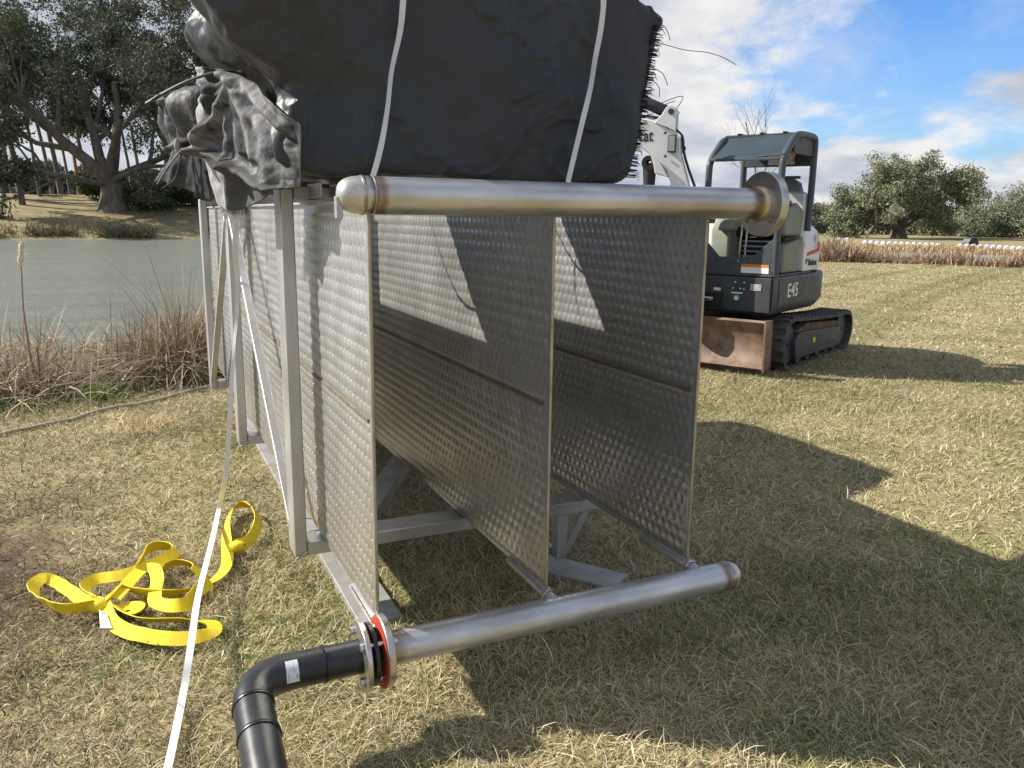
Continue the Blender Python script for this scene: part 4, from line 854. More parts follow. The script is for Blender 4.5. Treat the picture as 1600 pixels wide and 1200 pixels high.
def draped(name, top, bot, xl_, xr_, ridges, colf, parent, n1_=70, n2_=60, seed=1, amp=1.0):
    t2, b2_ = cm2(top, n1_), cm2(bot, n1_); uu, vv = np.meshgrid(np.linspace(0, 1, n1_+1), np.linspace(0, 1, n2_+1), indexing='ij')
    PX = t2[:, None, 0]*(1-vv)+b2_[:, None, 0]*vv; PY = t2[:, None, 1]*(1-vv)+b2_[:, None, 1]*vv
    PX = PX+2.5*(fbm(PY*.05, uu*2, seed)-.5)*4*(1-uu)
    D = amp*.55*(.06*(fbm(PX*.05, PY*.02, seed)-.5)+.03*(fbm(PX*.16, PY*.05, seed+1)-.5))
    for poly, w_, h_ in ridges: D = D+h_*np.exp(-(pl2(poly, PX, PY)/w_)**2)
    Vv = np.zeros((n1_+1, n2_+1, 3))
    for a_ in range(n1_+1):
        for b_ in range(n2_+1): Vv[a_, b_] = U(PX[a_, b_], PY[a_, b_], 1, xl_*(1-uu[a_, b_])+xr_*uu[a_, b_])
    Vv[..., 0] -= D; v_ = np.clip(colf(PX, PY), .012, .5); c_ = np.stack([v_, v_, v_*1.03], -1).reshape(-1, 3)
    ii, jj = np.meshgrid(np.arange(n1_), np.arange(n2_), indexing='ij'); q_ = np.stack([ii*(n2_+1)+jj, (ii+1)*(n2_+1)+jj, (ii+1)*(n2_+1)+jj+1, ii*(n2_+1)+jj+1], -1).reshape(-1, 4)
    o = link(name, mesh_arrays(name, Vv.reshape(-1, 3), None, q_, m_flapc, c_, smooth=True), parent); s_ = o.modifiers.new('thick', 'SOLIDIFY'); s_.thickness = .004; return o
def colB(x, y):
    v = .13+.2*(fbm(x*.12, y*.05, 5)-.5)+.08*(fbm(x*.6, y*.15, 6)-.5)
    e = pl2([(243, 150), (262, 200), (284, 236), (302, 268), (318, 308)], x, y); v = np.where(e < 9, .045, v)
    return np.where((x > np.interp(y, [150, 185, 210, 290], [330, 312, 296, 300])), .022, v)  # near black zone paints the shaded interior onto the sheet
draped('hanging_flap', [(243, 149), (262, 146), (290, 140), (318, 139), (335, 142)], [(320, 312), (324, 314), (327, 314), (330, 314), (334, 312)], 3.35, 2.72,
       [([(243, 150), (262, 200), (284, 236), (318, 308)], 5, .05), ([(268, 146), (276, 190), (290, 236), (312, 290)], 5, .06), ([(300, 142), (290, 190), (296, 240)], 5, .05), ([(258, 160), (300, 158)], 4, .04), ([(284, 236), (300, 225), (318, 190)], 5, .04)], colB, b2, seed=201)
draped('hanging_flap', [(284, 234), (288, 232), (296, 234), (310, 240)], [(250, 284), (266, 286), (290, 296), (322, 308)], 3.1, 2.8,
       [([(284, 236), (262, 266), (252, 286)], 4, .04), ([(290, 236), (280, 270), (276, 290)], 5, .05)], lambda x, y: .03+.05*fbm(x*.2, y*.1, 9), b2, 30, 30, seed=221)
for pts in ([(285, 232), (262, 262), (246, 288)], [(285, 232), (280, 255), (272, 280), (254, 294)]): MB().tube(catmull([U(a, b, 1, 2.9) for a, b in pts], 5), .005, 5).build('loose_cord', m_char, b2)
ps = U(277, 226, 1, 2.95); MB().lathe([(-.04, .002), (-.025, .016), (.02, .020), (.04, .004)], ps, (0, .4, -1), 12).build('torn_padding', m_fray, b2, 60)
# straps round the big bundle
def strap(pts, y, hw, name, label, tw):
    P_ = catmull([U(a, b, 1, y) for a, b in pts], 10)
    n_ = len(P_); Wd = [hw*A(math.cos(tw(k_/(n_-1))), -math.sin(tw(k_/(n_-1))), 0) for k_ in range(n_)]
    m = ribbon(P_, Wd, .002); top, bot = P_[0], P_[-1]
    up_ = [A(top[0], y, top[2]), A(top[0], y+.0, 2.31), A(top[0], y+.06, 2.375), A(top[0], .9, 2.39), A(top[0], 1.60, 2.33), A(top[0], 1.66, 1.95), A(bot[0], 1.25, 1.56), A(bot[0], .8, 1.545), A(bot[0], y+.02, 1.545), bot]
    C_ = catmull(up_, 5); m2 = ribbon(C_, [A(hw, 0, 0)]*len(C_), .002); m.add(m2.v, m2.f); tag(m.build(name, m_white, None, 50), label, 'strap', 'white straps around the tarp bundle')
strap([(631, -40), (630, 0), (625, 50), (612, 110), (606, 165), (598, 215), (590, 250), (583, 274)], .352, .0105, 'strap', 'left of the two white straps around the black bundle, slightly twisted', lambda t: .2+.9*math.sin(t*3.2)**2)
strap([(944, -30), (943, 8), (938, 50), (930, 92), (922, 140), (910, 190), (898, 240), (888, 282)], .352, .0105, 'strap', 'right of the two white straps around the black bundle', lambda t: .15+.95*math.exp(-((t-.5)/.2)**2))
# long white strap hanging to the ground
pp = [U(372, 325, 1, 2.1), U(367, 385, 1, 2.15), U(372, 440, 1, 2.2), U(369, 500, 1, 2.2), U(362, 590, 1, 2.2), U(357, 690, 1, 2.2), U(352, 745, 1, 2.2)]
for a, b in ((341, 800), (330, 850), (310, 930), (298, 1010), (285, 1090), (262, 1200), (235, 1300)): q = U(a, b, 2, -.26 if b > 1050 or b < 820 else -.17); pp.append(q)
P_ = catmull(pp, 8); n_ = len(P_); Wd = []
for k_ in range(n_):
    t = k_/(n_-1); tw = 2.6*sst(.05, .35, t)-.6*math.sin(t*9)*(t > .05); Wd.append(.0135*A(.45+.55*abs(math.cos(tw)), -.6*math.sin(tw)*(1-abs(math.cos(tw))*.6), 0))
Wd = [w_ if k_ < 52 else .0145*A(.97, .2, .12) for k_, w_ in enumerate(Wd)]
tag(ribbon(P_, Wd, .002).build('strap', m_white, None, 50), 'long loose white strap hanging from the tarp and trailing over the lawn', 'strap')

# ------------------------------------------------------------------ yellow lifting sling
def cp(cx, cy): return (30+cx*.24375, 770+cy*.24375)
def sling_run(pts, phase, hw=.030, zb=.0, tilt=None):
    Q = [U(*cp(a, b), 2, -.265) for a, b in pts]; P_ = catmull(Q, 9); n_ = len(P_); T = np.gradient(P_, axis=0); Wd = []
    for k_ in range(n_):
        t = T[k_]; t = t/np.linalg.norm(t); side = A(-t[1], t[0], 0); an = .95+.55*math.sin(phase+k_*.11) if tilt is None else tilt(k_/(n_-1))
        Wd.append(hw*(side*math.cos(an)+A(0, 0, 1)*math.sin(an))); P_[k_, 2] = float(terr(P_[k_, 0], P_[k_, 1]))+.035+hw*abs(math.sin(an))+zb
    return ribbon(P_, Wd, .004)
sl = thing('lifting_sling', 'bright yellow webbing lifting sling in loose loops on the lawn', 'sling', tuple(U(200, 940, 2, -.28)))
sl_m = MB()
runs = [([(1400, 345), (1470, 325), (1520, 260), (1530, 180), (1490, 110), (1430, 92), (1365, 130), (1330, 220), (1330, 330), (1335, 430), (1300, 510), (1210, 580), (1100, 635), (980, 668), (880, 670), (760, 660), (670, 640), (600, 690), (550, 730)], .4, 0, lambda t: .95-.75*sst(.35, .5, t)+.8*sst(.6, .75, t)),
        ([(560, 715), (480, 735), (400, 755), (300, 778), (200, 755), (115, 700), (95, 630), (170, 580), (260, 592), (340, 640), (420, 690), (520, 720)], 1.0, .0, lambda t: .75+.5*math.sin(t*6)),
        ([(520, 720), (450, 680), (430, 620), (500, 575), (620, 560), (740, 530), (860, 485), (975, 430), (1008, 392), (960, 370), (880, 368), (820, 400), (790, 470), (750, 530)], 2.0, .012, lambda t: 1.0-.4*math.sin(t*5)),
        ([(610, 710), (680, 650), (740, 580), (800, 520), (865, 520), (890, 600), (875, 680), (880, 750), (960, 785), (1060, 780), (1120, 735), (1160, 680), (1230, 630)], .2, .03, lambda t: .25+.7*sst(.55, .75, t)),
        ([(1130, 535), (1140, 490), (1085, 465), (1000, 465), (920, 495)], 2.4, .0, lambda t: .9),
        ([(545, 700), (570, 790), (620, 870), (720, 920), (850, 945), (1000, 955), (1150, 940), (1245, 890), (1240, 835), (1150, 830), (1000, 835), (860, 840), (760, 830), (680, 790), (610, 730)], 3.0, .004, lambda t: .7-.45*sst(.4, .55, t)+.5*sst(.6, .7, t)),
        ([(640, 730), (700, 715), (760, 720), (745, 755), (680, 775)], 1.0, .0, lambda t: .2)]
for pts, ph, zb, tl in runs: r__ = sling_run(pts, ph, .030, zb, tl); sl_m.add(r__.v, r__.f)
sl_m.build('webbing', m_yellow, sl, 60)
kn = U(*cp(1395, 348), 2, -.25); MB().lathe([(-.045, .01), (-.03, .028), (0, .034), (.03, .024), (.045, .008)], (kn[0], kn[1], float(terr(kn[0], kn[1]))+.065), (1, -.5, .3), 14).build('twisted_knot', m_yellow, sl, 60)
kn = U(*cp(500, 715), 2, -.25); MB().lathe([(-.05, .01), (-.03, .030), (0, .034), (.03, .03), (.05, .01)], (kn[0], kn[1], float(terr(kn[0], kn[1]))+.055), (1, -.6, 0), 14).build('twisted_knot', m_yellow, sl, 60)
tg = [U(*cp(a, b), 2, -.26) for a, b in ((515, 790), (560, 800), (600, 880), (520, 865))]; m = MB(); m.add([p+A(0, 0, .03-.01*k_) for k_, p in enumerate(tg)]+[p+A(0, 0, .027-.01*k_) for k_, p in enumerate(tg)], [(0, 1, 2, 3), (7, 6, 5, 4), (0, 4, 5, 1), (1, 5, 6, 2), (2, 6, 7, 3), (3, 7, 4, 0)]); m.build('tag', m_label, sl)
# ------------------------------------------------------------------ compact excavator
EX = thing('excavator', 'white and charcoal compact tracked excavator with open canopy and rusty blade parked on the lawn', 'excavator', (5.585, 4.015, -.19), R(-63.4), world=False)
def text(body, size, mtx, mt, parent, name='lettering', sx=1, ext=.002):
    cu = bpy.data.curves.new(name, 'FONT'); cu.body = body; cu.size = size; cu.extrude = ext; cu.offset = size*.012
    o = bpy.data.objects.new(name, cu); COL.objects.link(o); dg = bpy.context.evaluated_depsgraph_get(); me = bpy.data.meshes.new_from_object(o.evaluated_get(dg)); bpy.data.objects.remove(o)
    me.materials.clear(); me.materials.append(mt); q = bpy.data.objects.new(name, me); COL.objects.link(q); q.parent = parent; q.matrix_basis = mtx@Matrix.Diagonal((sx, 1, 1, 1)); return q
def frameM(o, ux, uy):
    ux = Vector(ux).normalized(); uy = Vector(uy).normalized(); uz = ux.cross(uy); m_ = Matrix.Identity(4)
    for r__ in range(3): m_[r__][0] = ux[r__]; m_[r__][1] = uy[r__]; m_[r__][2] = uz[r__]; m_[r__][3] = o[r__]
    return m_
# tracks
def track(x0, x1):
    w_ = x1-x0; xc = (x0+x1)/2; n = 150; path = []
    pr = [(.30, .0), (1.2, -.01), (2.12, .0), (2.33, .08), (2.42, .24), (2.38, .40), (2.22, .49), (1.7, .50), (1.1, .525), (.5, .56), (.28, .575), (.10, .52), (-.005, .36), (.0, .17), (.10, .04), (.30, .0)]
    P_ = catmull([(0, a, b) for a, b in pr], 10)[:, 1:]; seg = np.linalg.norm(np.diff(P_, axis=0), axis=1); cs = np.concatenate([[0], np.cumsum(seg)]); Lt = cs[-1]
    def at(s_): return np.array([np.interp(s_ % Lt, cs, P_[:, 0]), np.interp(s_ % Lt, cs, P_[:, 1])])
    cen = A(1.2, .27); m = MB(); V_ = []; nn_ = 110
    for k__ in range(nn_):
        p = at(k__/nn_*Lt); t = at(k__/nn_*Lt+.02)-at(k__/nn_*Lt-.02); t /= np.linalg.norm(t); no = A(t[1], -t[0])
        if no@(p-cen) < 0: no = -no
        for xx, of in ((x0, -.0), (x1, -.0), (x1, -.035), (x0, -.035)): V_.append((xx, *(p+no*of)))
    F_ = [(k__*4+j, k__*4+(j+1) % 4, ((k__+1) % nn_)*4+(j+1) % 4, ((k__+1) % nn_)*4+j) for k__ in range(nn_) for j in range(4)]
    tr = m.add(V_, F_).build('track', m_rubber, EX, 50)
    nl = 46; lm = None
    prof = MB(); hw = w_/2
    prof.add([(-hw, -.030, 0), (hw, -.030, 0), (hw, .030, 0), (-hw, .030, 0), (-hw+.01, -.018, .024), (hw-.01, -.030, .024), (hw-.01, -.004, .024), (-hw+.01, .010, .024)], [(0, 3, 2, 1), (4, 5, 6, 7), (0, 1, 5, 4), (1, 2, 6, 5), (2, 3, 7, 6), (3, 0, 4, 7)])
    lm = prof.mesh('track_lug', m_rubber)
    for k__ in range(nl):
        s_ = k__/nl*Lt; p = at(s_); t = at(s_+.02)-at(s_-.02); t /= np.linalg.norm(t); no = A(t[1], -t[0])
        if no@(p-cen) < 0: no = -no
        o = bpy.data.objects.new('track_lug', lm); COL.objects.link(o); o.parent = tr; o.matrix_basis = frameM((xc, p[0], p[1]), (1, 0, 0), (0, -t[0]*np.sign(1), -t[1]) if True else None)
        mm = o.matrix_basis
        if (mm[1][2]*no[0]+mm[2][2]*no[1]) < 0: o.matrix_basis = frameM((xc, p[0], p[1]), (1, 0, 0), (0, t[0], t[1]))
    fr = MB(); fr.prism([(.42, .10), (1.95, .09), (2.02, .20), (1.95, .33), (.50, .40), (.36, .3)], lambda u, v, w__: (w__, u, v), x0+.06, x1-.012); fr.build('track_frame', m_char, EX, bevel=.012)
    md = MB(); md.prism([(.45, .40), (.8, .47), (1.3, .44), (1.9, .40), (2.1, .30), (1.95, .31), (.52, .385)], lambda u, v, w__: (w__, u, v), x0+.09, x1-.05); md.build('mud', m_mud, EX)
    for yy_, rr__ in ((.27, .215), (2.16, .20)): MB().lathe([(0, .02), (0, rr__*.5), (.02, rr__*.55), (.02, rr__), (w_*.7, rr__), (w_*.7, .02)], (x0+.04, yy_, .275), (1, 0, 0), 28).build('track_wheel', m_char, EX, 40)
    for yy_ in (.62, .95, 1.28, 1.61, 1.88): MB().lathe([(0, .01), (0, .085), (w_*.7, .085), (w_*.7, .01)], (x0+.05, yy_, .12), (1, 0, 0), 18).build('roller', m_mud, EX, 40)
    return tr
track(-.36, 0); track(-1.96, -1.60)
MB().box((-.075, .95, .235), (-.012+.002, 1.03, .29)).build('decal', m_yel2, EX)
MB().box((-1.60, .45, .25), (-.36, 1.95, .42)).build('undercarriage', m_char, EX, bevel=.02)
MB().lathe([(0, .45), (.22, .45), (.22, .42)], (-.98, 1.15, .42), (0, 0, 1), 40).build('slew_ring', m_dark, EX, 40)
# blade
bl = MB(); prof_ = [(-.44, .58), (-.37, .50), (-.335, .38), (-.335, .26), (-.36, .17), (-.43, .10), (-.41, .085), (-.33, .15), (-.30, .26), (-.30, .38), (-.33, .51), (-.40, .60)]
bl.prism(prof_, lambda u, v, w__: (w__, u, v), -1.93, -.06); bo = bl.build('dozer_blade', m_rust, EX, 35, label='rusty brown dozer blade at the front')
MB().prism([(-.46, .61), (-.28, .60), (-.26, .10), (-.44, .07)], lambda u, v, w__: (w__, u, v), -.06, -.035).build('blade_side', m_rust, bo, bevel=.004)
for xx in (-1.35, -.65): MB().bar((xx, -.32, .22), (xx, .6, .36), .10, .12).build('blade_arm', m_char, EX, bevel=.01)
# house
hz0, hz1 = .62, 1.03
plan = [(-.10, -.21), (-.10, 1.25), (-.16, 1.55), (-.32, 1.80), (-.60, 1.98), (-.98, 2.04), (-1.36, 1.98), (-1.64, 1.80), (-1.80, 1.55), (-1.86, 1.25), (-1.86, .2), (-1.55, -.21)]
m = MB(); n = len(plan); rings = [(hz0, .07), (hz0+.10, .0), (hz1-.03, .0), (hz1, .02)]; c_ = A(-.98, .95)
V_ = [(c_[0]+(x_-c_[0])*(1-ins), c_[1]+(y_-c_[1])*(1-ins), z_) for z_, ins in rings for x_, y_ in plan]
m.add(V_, [(r__*n+k_, r__*n+(k_+1) % n, (r__+1)*n+(k_+1) % n, (r__+1)*n+k_) for r__ in range(3) for k_ in range(n)]+[tuple(range(3*n, 4*n)), tuple(reversed(range(n)))])
house = m.build('house', m_char, EX, bevel=.015)
MB().box((-.102, -.02, .72), (-.092, 1.18, .99)).build('side_panel', m_char, house, bevel=.004)
MB().box((-.106, .92, .75), (-.1025, 1.12, .96)).build('side_panel', m_char, house, bevel=.003)
MB().box((-.099, -.205, .655), (-.094, -.19, 1.02)).build('panel_gap', m_dark, house)
for p in ((-.02+.05, .78), (.03, .95), (1.15, .92), (1.15, .78)): MB().lathe([(0, .001), (.004, .012), (-.004, .012)], (-.104, p[0], p[1]), (1, 0, 0), 10).build('screw', m_bolt, house)
text('E45', .21, frameM((-.0975+.004, .22, .80), (0, 1, 0), (0, 0, 1)), m_wtext, house, 'lettering', 1.05)
# front face details
MB().box((-1.5, -.222, .66), (-.112, -.209, 1.02)).build('front_panel', m_char, house, bevel=.004)
MB().box((-1.12, -.232, .68), (-.62, -.216, .84)).build('hose_bay', m_dark, house, bevel=.01)
MB().tube([(-1.1, -.26, .78), (-.72, -.26, .77)], .024, 12).build('swing_cylinder', m_chrome, EX, 40)
MB().tube([(-1.3, -.27, .78), (-.98, -.27, .785)], .06, 14).build('cylinder_body', m_dark, EX, 40)
MB().box((-.33, -.228, .885), (-.21, -.2225, .955)).build('reflector', m_lens, house, bevel=.002)
MB().lathe([(0, .001), (0, .036), (.003, .036)], (-.475, -.2235, .80), (0, -1, 0), 24).build('round_decal', m_green, house)
MB().lathe([(0, .001), (0, .022), (.003, .022)], (-.475, -.2275, .80), (0, -1, 0), 20).build('round_decal', m_wtext, house)
MB().box((-.535, -.2265, .845), (-.41, -.2225, .86)).build('small_decal', m_wtext, house); MB().box((-.74, -.228, .865), (-.66, -.2225, .895)).build('small_decal', m_wtext, house)
for q in ((-.50, .965), (-.40, .965), (-.52, .90), (-.44, .90), (-.40, .895)): MB().box((q[0]-.008, -.226, q[1]-.006), (q[0]+.008, -.2225, q[1]+.006)).build('small_decal', m_wtext, house)
# deck, white tail
MB().box((-.115, -.20, 1.032), (-1.5, 1.0, 1.05)).build('deck', m_char, EX, bevel=.004)
tl = MB(); tp_ = [(-.115, .72), (-.115, 1.22), (-.24, 1.58), (-.55, 1.86), (-.98, 1.93), (-1.4, 1.86), (-1.7, 1.55), (-1.8, 1.2), (-1.8, .72)]
n = len(tp_); c_ = A(-.98, 1.0); rg = [(1.052, 0), (1.36, .0), (1.50, .05), (1.56, .12)]
V_ = [(c_[0]+(x_-c_[0])*(1-ins), c_[1]+(y_-c_[1])*(1-ins*(y_ > 1)), z_) for z_, ins in rg for x_, y_ in tp_]
tl.add(V_, [(r__*n+k_, r__*n+(k_+1) % n, (r__+1)*n+(k_+1) % n, (r__+1)*n+k_) for r__ in range(3) for k_ in range(n)]+[tuple(range(3*n, 4*n)), tuple(reversed(range(n)))])
tail = tl.build('engine_cover', m_mwhite, EX, bevel=.02)
MB().box((-.118, 1.05, 1.24), (-.1125, 1.16, 1.46)).build('vent_recess', m_silver, tail, bevel=.008)
m = MB(); m.prism([(.80, 1.22), (1.2, 1.27), (1.2, 1.38), (1.14, 1.38), (1.12, 1.30), (.80, 1.26)], lambda u, v, w__: (w__, u, v), -.116, -.111); m.build('red_stripe', m_red, tail)
text('Bobcat', .105, frameM((-.109, .86, 1.115), (0, 1, 0), (0, 0, 1)), m_btext, tail, 'lettering', .95)
MB().prism([(.79, 1.13), (.83, 1.17), (.82, 1.20), (.80, 1.185), (.775, 1.20), (.775, 1.17)], lambda u, v, w__: (w__, u, v), -.116, -.110).build('emblem', m_btext, tail)
# canopy
FY, RY = -.17, .74; XLc, XRc = -.075, -.90
def post(P_, nm='canopy_post', r=.036): return MB().tube(catmull(P_, 6), r, 14).build(nm, m_rops, EX, 60)
post([(XLc-.03, FY+.02, 1.03), (XLc-.03, FY, 1.6), (XLc-.03, FY, 2.12), (XLc-.03, FY+.03, 2.25), (XLc-.03, FY+.16, 2.36), (XLc-.03, FY+.36, 2.485), (XLc-.03, RY-.1, 2.50), (XLc-.03, RY-.01, 2.46), (XLc-.03, RY, 2.36), (XLc-.03, RY, 1.9), (XLc-.03, RY-.02, 1.5)])
post([(XRc, FY+.02, 1.03), (XRc, FY, 1.6), (XRc, FY, 2.10), (XRc, FY+.03, 2.22), (XRc, FY+.16, 2.34), (XRc, FY+.36, 2.465), (XRc, RY-.1, 2.48), (XRc, RY-.01, 2.44), (XRc, RY, 2.34), (XRc, RY, 1.9), (XRc, RY, 1.5)])
m = MB(); x0, x1 = XRc-.01, XLc-.02; m.add([(x0, FY-.01, 2.235), (x1, FY-.01, 2.27), (x1, FY+.37, 2.50), (x0, FY+.37, 2.485), (x0, FY-.01, 2.225), (x1, FY-.01, 2.26), (x1, FY+.37, 2.49), (x0, FY+.37, 2.475)], [(0, 1, 2, 3), (7, 6, 5, 4), (0, 4, 5, 1), (1, 5, 6, 2), (2, 6, 7, 3), (3, 7, 4, 0)]); m.build('canopy_visor', m_visor, EX, bevel=.003)
MB().box((x0, FY+.37, 2.485), (x1, RY+.03, 2.515)).build('canopy_roof', m_visor, EX, bevel=.008)
MB().box((x0+.02, FY-.025, 2.215), (x1-.01, FY+.012, 2.245)).build('visor_bar', m_rops, EX, bevel=.006)
MB().box((x0, RY-.03, 2.20), (x1, RY+.01, 2.47)).build('rear_beam', m_char, EX, bevel=.01)
MB().box((-.60, RY-.042, 2.22), (-.30, RY-.0315, 2.36)).build('warning_decal', m_decal, EX); MB().box((-.60, RY-.044, 2.345), (-.30, RY-.0325, 2.375)).build('warning_stripe', m_orange, EX)
MB().box((XLc-.04, FY+.3, 2.30), (XLc-.03, RY, 2.48)).build('roof_side_panel', m_char, EX)
for xx in (-.75, -.5, -.25): MB().box((xx-.02, FY+.36, 2.514), (xx+.02, RY, 2.53)).build('roof_rib', m_visor, EX, bevel=.006)
MB().tube(catmull([(-.52, RY-.05, 1.55), (-.52, RY-.05, 2.0), (-.50, RY-.05, 2.06), (-.44, RY-.05, 2.08), (-.22, RY-.05, 2.08)], 5), .016, 8).build('grab_bar', m_rops, EX, 60)
# front guard with corner gussets
g_ = MB(); g_.prism([(-.90, 1.035), (-.10, 1.035), (-.10, 1.44), (-.14, 1.42), (-.36, 1.225), (-.72, 1.225), (-.90, 1.41)], lambda u, v, w__: (u, w__, v), -.185, -.165); g_.build('front_guard', m_rops, EX, bevel=.003)
MB().box((-.46, -.190, 1.065), (-.16, -.186, 1.135)).build('warning_decal', m_wtext, EX); MB().box((-.46, -.1915, 1.128), (-.16, -.1865, 1.158)).build('warning_stripe', m_orange, EX)
# cab interior
MB().box((-.88, .30, 1.052), (-.30, .62, 1.42)).build('seat_base', m_dark, EX, bevel=.02)
for z_ in np.arange(1.10, 1.42, .055): MB().box((-.66, .285, z_), (-.30, .298, z_+.018)).build('grille_slat', m_silver, EX)
MB().box((-.74, .18, 1.43), (-.26, .66, 1.54)).build('seat', m_dark, EX, bevel=.04)
sb = MB(); sb.prism([(-.30, 1.54), (-.70, 1.54), (-.74, 1.80), (-.66, 2.02), (-.56, 2.08), (-.44, 2.08), (-.34, 2.02), (-.26, 1.80)], lambda u, v, w__: (u+.12, w__+(v-1.5)*.16, v), .60, .70); sb.build('backrest', m_seat, EX, bevel=.03)
MB().prism([(-.25, 1.42), (-.62, 1.42), (-.62, 1.85), (-.5, 1.95), (-.25, 1.92)], lambda u, v, w__: (u+.12, w__, v), .64, .74).build('hood_panel', m_silver, EX, bevel=.03)
con = [(.10, 1.45), (.62, 1.45), (.66, 1.72), (.45, 1.80), (.18, 1.74), (.08, 1.60)]
MB().prism(con, lambda u, v, w__: (w__, u, v), -.26, -.125).build('arm_console', m_tan, EX, bevel=.035)
MB().prism([(.12, 1.052), (.60, 1.052), (.60, 1.42), (.14, 1.36)], lambda u, v, w__: (w__, u, v), -.25, -.13).build('side_box', m_tan, EX, bevel=.03)
MB().prism([(.02, 1.052), (.60, 1.052), (.60, 1.70), (.10, 1.66), (.0, 1.5)], lambda u, v, w__: (w__, u, v), -.92, -.70).build('arm_console', m_tan, EX, bevel=.035)
MB().prism([(-.08, 1.50), (.10, 1.49), (.12, 1.63), (-.05, 1.62)], lambda u, v, w__: (w__, u, v), -.82, -.64).build('console_pod', m_tan, EX, bevel=.03)
for xx in (-.20, -.80): MB().tube([(xx, .26, 1.74), (xx, .23, 1.86), (xx-.01, .22, 1.92)], [.013, .016, .028], 10).build('joystick', m_dark, EX, 60)
MB().lathe([(0, .03), (.03, .045), (.06, .03), (.09, .04)], (-.19, .30, 1.73), (0, 0, 1), 14).build('boot', m_dark, EX, 60)
for xx in (-.56, -.50): MB().tube([(xx, .0, 1.06), (xx, -.02, 1.3), (xx+.02, -.04, 1.58)], .010, 8).build('travel_lever', m_chrome, EX, 60)
for pts in ([(-.18, .2, 1.62), (-.24, .1, 1.60), (-.29, .16, 1.5), (-.25, .3, 1.35)], [(-.2, .3, 1.9), (-.32, .2, 1.86), (-.4, .3, 1.84)], [(-.2, .15, 1.8), (-.21, .08, 1.6), (-.22, .12, 1.35)]): MB().tube(catmull(pts, 6), .009, 7).build('cable', m_dark, EX, 60)
MB().lathe([(0, .001), (0, .022), (.01, .022)], (-.30, .585, 1.93), (0, -1, 0), 14).build('red_button', m_red, EX)
# boom: swung to the operator's right
bd = A(-.93, -.37); bd /= np.linalg.norm(bd); bn_ = A(-bd[1], bd[0]); B0 = A(-1.02, -.50)
def BF(u, v, w__): p = B0+bd*u+bn_*w__; return (p[0], p[1], v)
def cc(cx, cy): return (-(cx-680)/860-.05, 1.985+(1010-cy)/882)
MB().lathe([(0, .16), (.30, .16), (.30, .1)], (B0[0], B0[1], .62), (0, 0, 1), 24).build('swing_post', m_char, EX, 40)
MB().bar((-1.0, -.2, .80), (B0[0], B0[1], .80), .22, .20).build('swing_bracket', m_char, EX, bevel=.02)
right = [(-.22, .88), (-.18, 1.3), cc(680, 1010), cc(600, 745), cc(590, 600), cc(550, 590)]
top = [cc(548, 520), cc(520, 560), cc(400, 480), cc(340, 455), cc(200, 430), (.9, 2.66), (1.5, 2.52), (2.1, 2.25)]
bot = [(2.05, 2.10), (1.5, 2.30), (1.0, 2.40), cc(120, 650), cc(230, 680), cc(330, 760), cc(420, 830), cc(480, 900), cc(525, 1010), (.20, 1.4), (.10, .95), (.04, .86)]
boom = MB(); boom.prism(right+top+bot, BF, -.11, .11); bo_ = boom.build('boom', m_mwhite, EX, bevel=.012)
ear = [cc(548, 560), cc(548, 380), cc(530, 345), cc(490, 328), cc(455, 350), cc(420, 410), cc(380, 450), cc(360, 480), cc(470, 520)]
for a_, b_ in ((.07, .13), (-.13, -.07)): MB().prism(ear, BF, a_, b_).build('boom_ear', m_mwhite, bo_, bevel=.006)
def pin(cx, cy, r, nm='pin'): u, v = cc(cx, cy); p = A(*BF(u, v, 0)); q = A(bn_[0], bn_[1], 0); MB().lathe([(-.145, .002), (-.145, r), (.145, r), (.145, .002)], p, q, 20).build(nm, m_char, bo_, 40)
pin(502, 385, .030); pin(420, 888, .034)
MB().prism([cc(340, 760), cc(420, 820), cc(470, 900), cc(500, 960), cc(440, 940), cc(385, 930), cc(370, 850)], BF, .07, .15).build('boom_gusset', m_mwhite, bo_, bevel=.006)
MB().prism([cc(340, 760), cc(420, 820), cc(470, 900), cc(500, 960), cc(440, 940), cc(385, 930), cc(370, 850)], BF, -.15, -.07).build('boom_gusset', m_mwhite, bo_, bevel=.006)
c1_, c2_ = cc(500, 385), cc(100, 200); MB().tube([BF(*c1_, 0), BF(*cc(430, 360), 0)], .035, 14).build('arm_cylinder_rod', m_dark, EX, 40); MB().tube([BF(*cc(455, 375), 0), BF(c2_[0], c2_[1]-.02, 0), BF(1.6, 2.72, 0)], .062, 16).build('arm_cylinder', m_dark, EX, 40)
MB().tube([BF(*cc(320, 830), 0), BF(*cc(322, 1010), 0), BF(.42, 1.25, 0), BF(.3, .85, 0)], [.075, .062, .06, .05], 16).build('boom_cylinder', m_dark, EX, 40)
MB().lathe([(-.1, .03), (-.1, .075), (.1, .075), (.1, .03)], BF(*cc(320, 830), 0), (bn_[0], bn_[1], 0), 18).build('cylinder_eye', m_dark, EX, 40)
u, v = cc(490, 745); u2, v2 = cc(562, 590); lm = MB().prism([(u, v), (u2, v), (u2, v2), (u, v2)], BF, -.20, -.112) if True else None
wlw = .045; side = -1 if (BF(0, 0, 1)[1] > BF(0, 0, -1)[1]) else 1
MB().prism([(u, v), (u2, v), (u2, v2), (u, v2)], BF, side*.112, side*.20).build('work_light', m_char, bo_, bevel=.01)
MB().prism([(u-.01, v+.012), (u2+.01, v+.012), (u2+.01, v2-.012), (u-.01, v2-.012)], BF, side*.20, side*.206).build('lens', m_lens, bo_)
uT, vT = cc(352, 640); oT = BF(uT, vT, side*.1115); dx_ = A(-bd[0], -bd[1], 0)
tw = text('Bobcat', .175, Matrix.Identity(4), m_btext, bo_, 'lettering', .72, .001); wT = tw.dimensions[0] if tw.dimensions[0] else .5
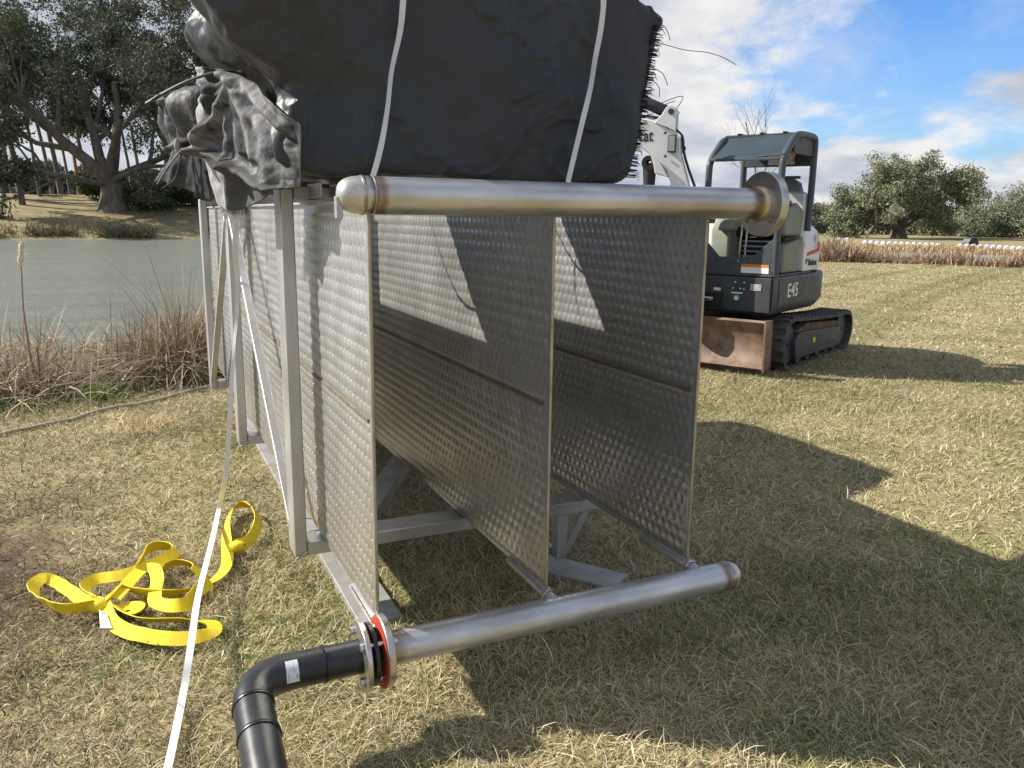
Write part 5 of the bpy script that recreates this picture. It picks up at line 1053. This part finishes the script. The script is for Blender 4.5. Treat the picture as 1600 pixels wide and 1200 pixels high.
xs = [v__.co.x for v__ in tw.data.vertices]; wid = max(xs)*.72
oo = A(*oT)-dx_*wid; tw.matrix_basis = frameM(tuple(oo), tuple(dx_), (0, 0, 1))@Matrix.Diagonal((.72, 1, 1, 1))
for q in (cc(460, 570), cc(470, 775)): MB().lathe([(-.12, .002), (-.12, .014), (-.13, .014), (-.13, .002)] if side < 0 else [(.12, .002), (.12, .014), (.13, .014), (.13, .002)], BF(q[0], q[1], 0), (bn_[0], bn_[1], 0), 10).build('screw', m_char, bo_)
MB().tube(catmull([BF(*cc(598, 690), 0), BF(*cc(625, 685), 0), BF(*cc(630, 710), 0), BF(*cc(605, 735), 0)], 5), .008, 6).build('cable', m_dark, bo_, 60)
MB().prism([cc(280, 390), cc(345, 405), cc(335, 440), cc(275, 425)], BF, -.05, .05).build('hose_clamp', m_silver, bo_, bevel=.004)
for k_, w__ in enumerate((-.05, -.015, .02, .055)):
    MB().tube(catmull([BF(-.1, 1.1, w__), BF(-.26, 1.5, w__), BF(*cc(640, 800), w__), BF(*cc(606, 620), w__), BF(*cc(575, 560), w__), BF(*cc(430, 440), w__), BF(*cc(330, 420), w__), BF(.8, 2.72, w__)], 6), .011, 7).build('hydraulic_hose', m_dark, EX, 60)
for q in ((-.14, 1.08), (-.14, 1.20), (-.86, 1.08), (-.86, 1.20), (-.14, 1.34), (-.87, 1.34), (-.5, 1.19)): MB().lathe([(0, .001), (0, .011), (.006, .011)], (q[0], -.186, q[1]), (0, -1, 0), 6).build('guard_bolt', m_bolt, EX)
# arm and bucket (behind the bundle and plates)
MB().prism([(1.85, 2.30), (2.0, 2.55), (2.25, 2.45), (2.55, .75), (2.42, .70), (2.05, 1.9)], BF, -.09, .09).build('arm', m_mwhite, EX, bevel=.01)
bk = MB(); bk.prism([(2.30, .72), (2.62, .70), (2.66, .35), (2.45, .05), (2.1, .02), (1.95, .2), (1.99, .22), (2.12, .07), (2.42, .10), (2.6, .36), (2.55, .62), (2.3, .62)], BF, -.28, .28); bk.build('bucket', m_rust, EX, bevel=.006)
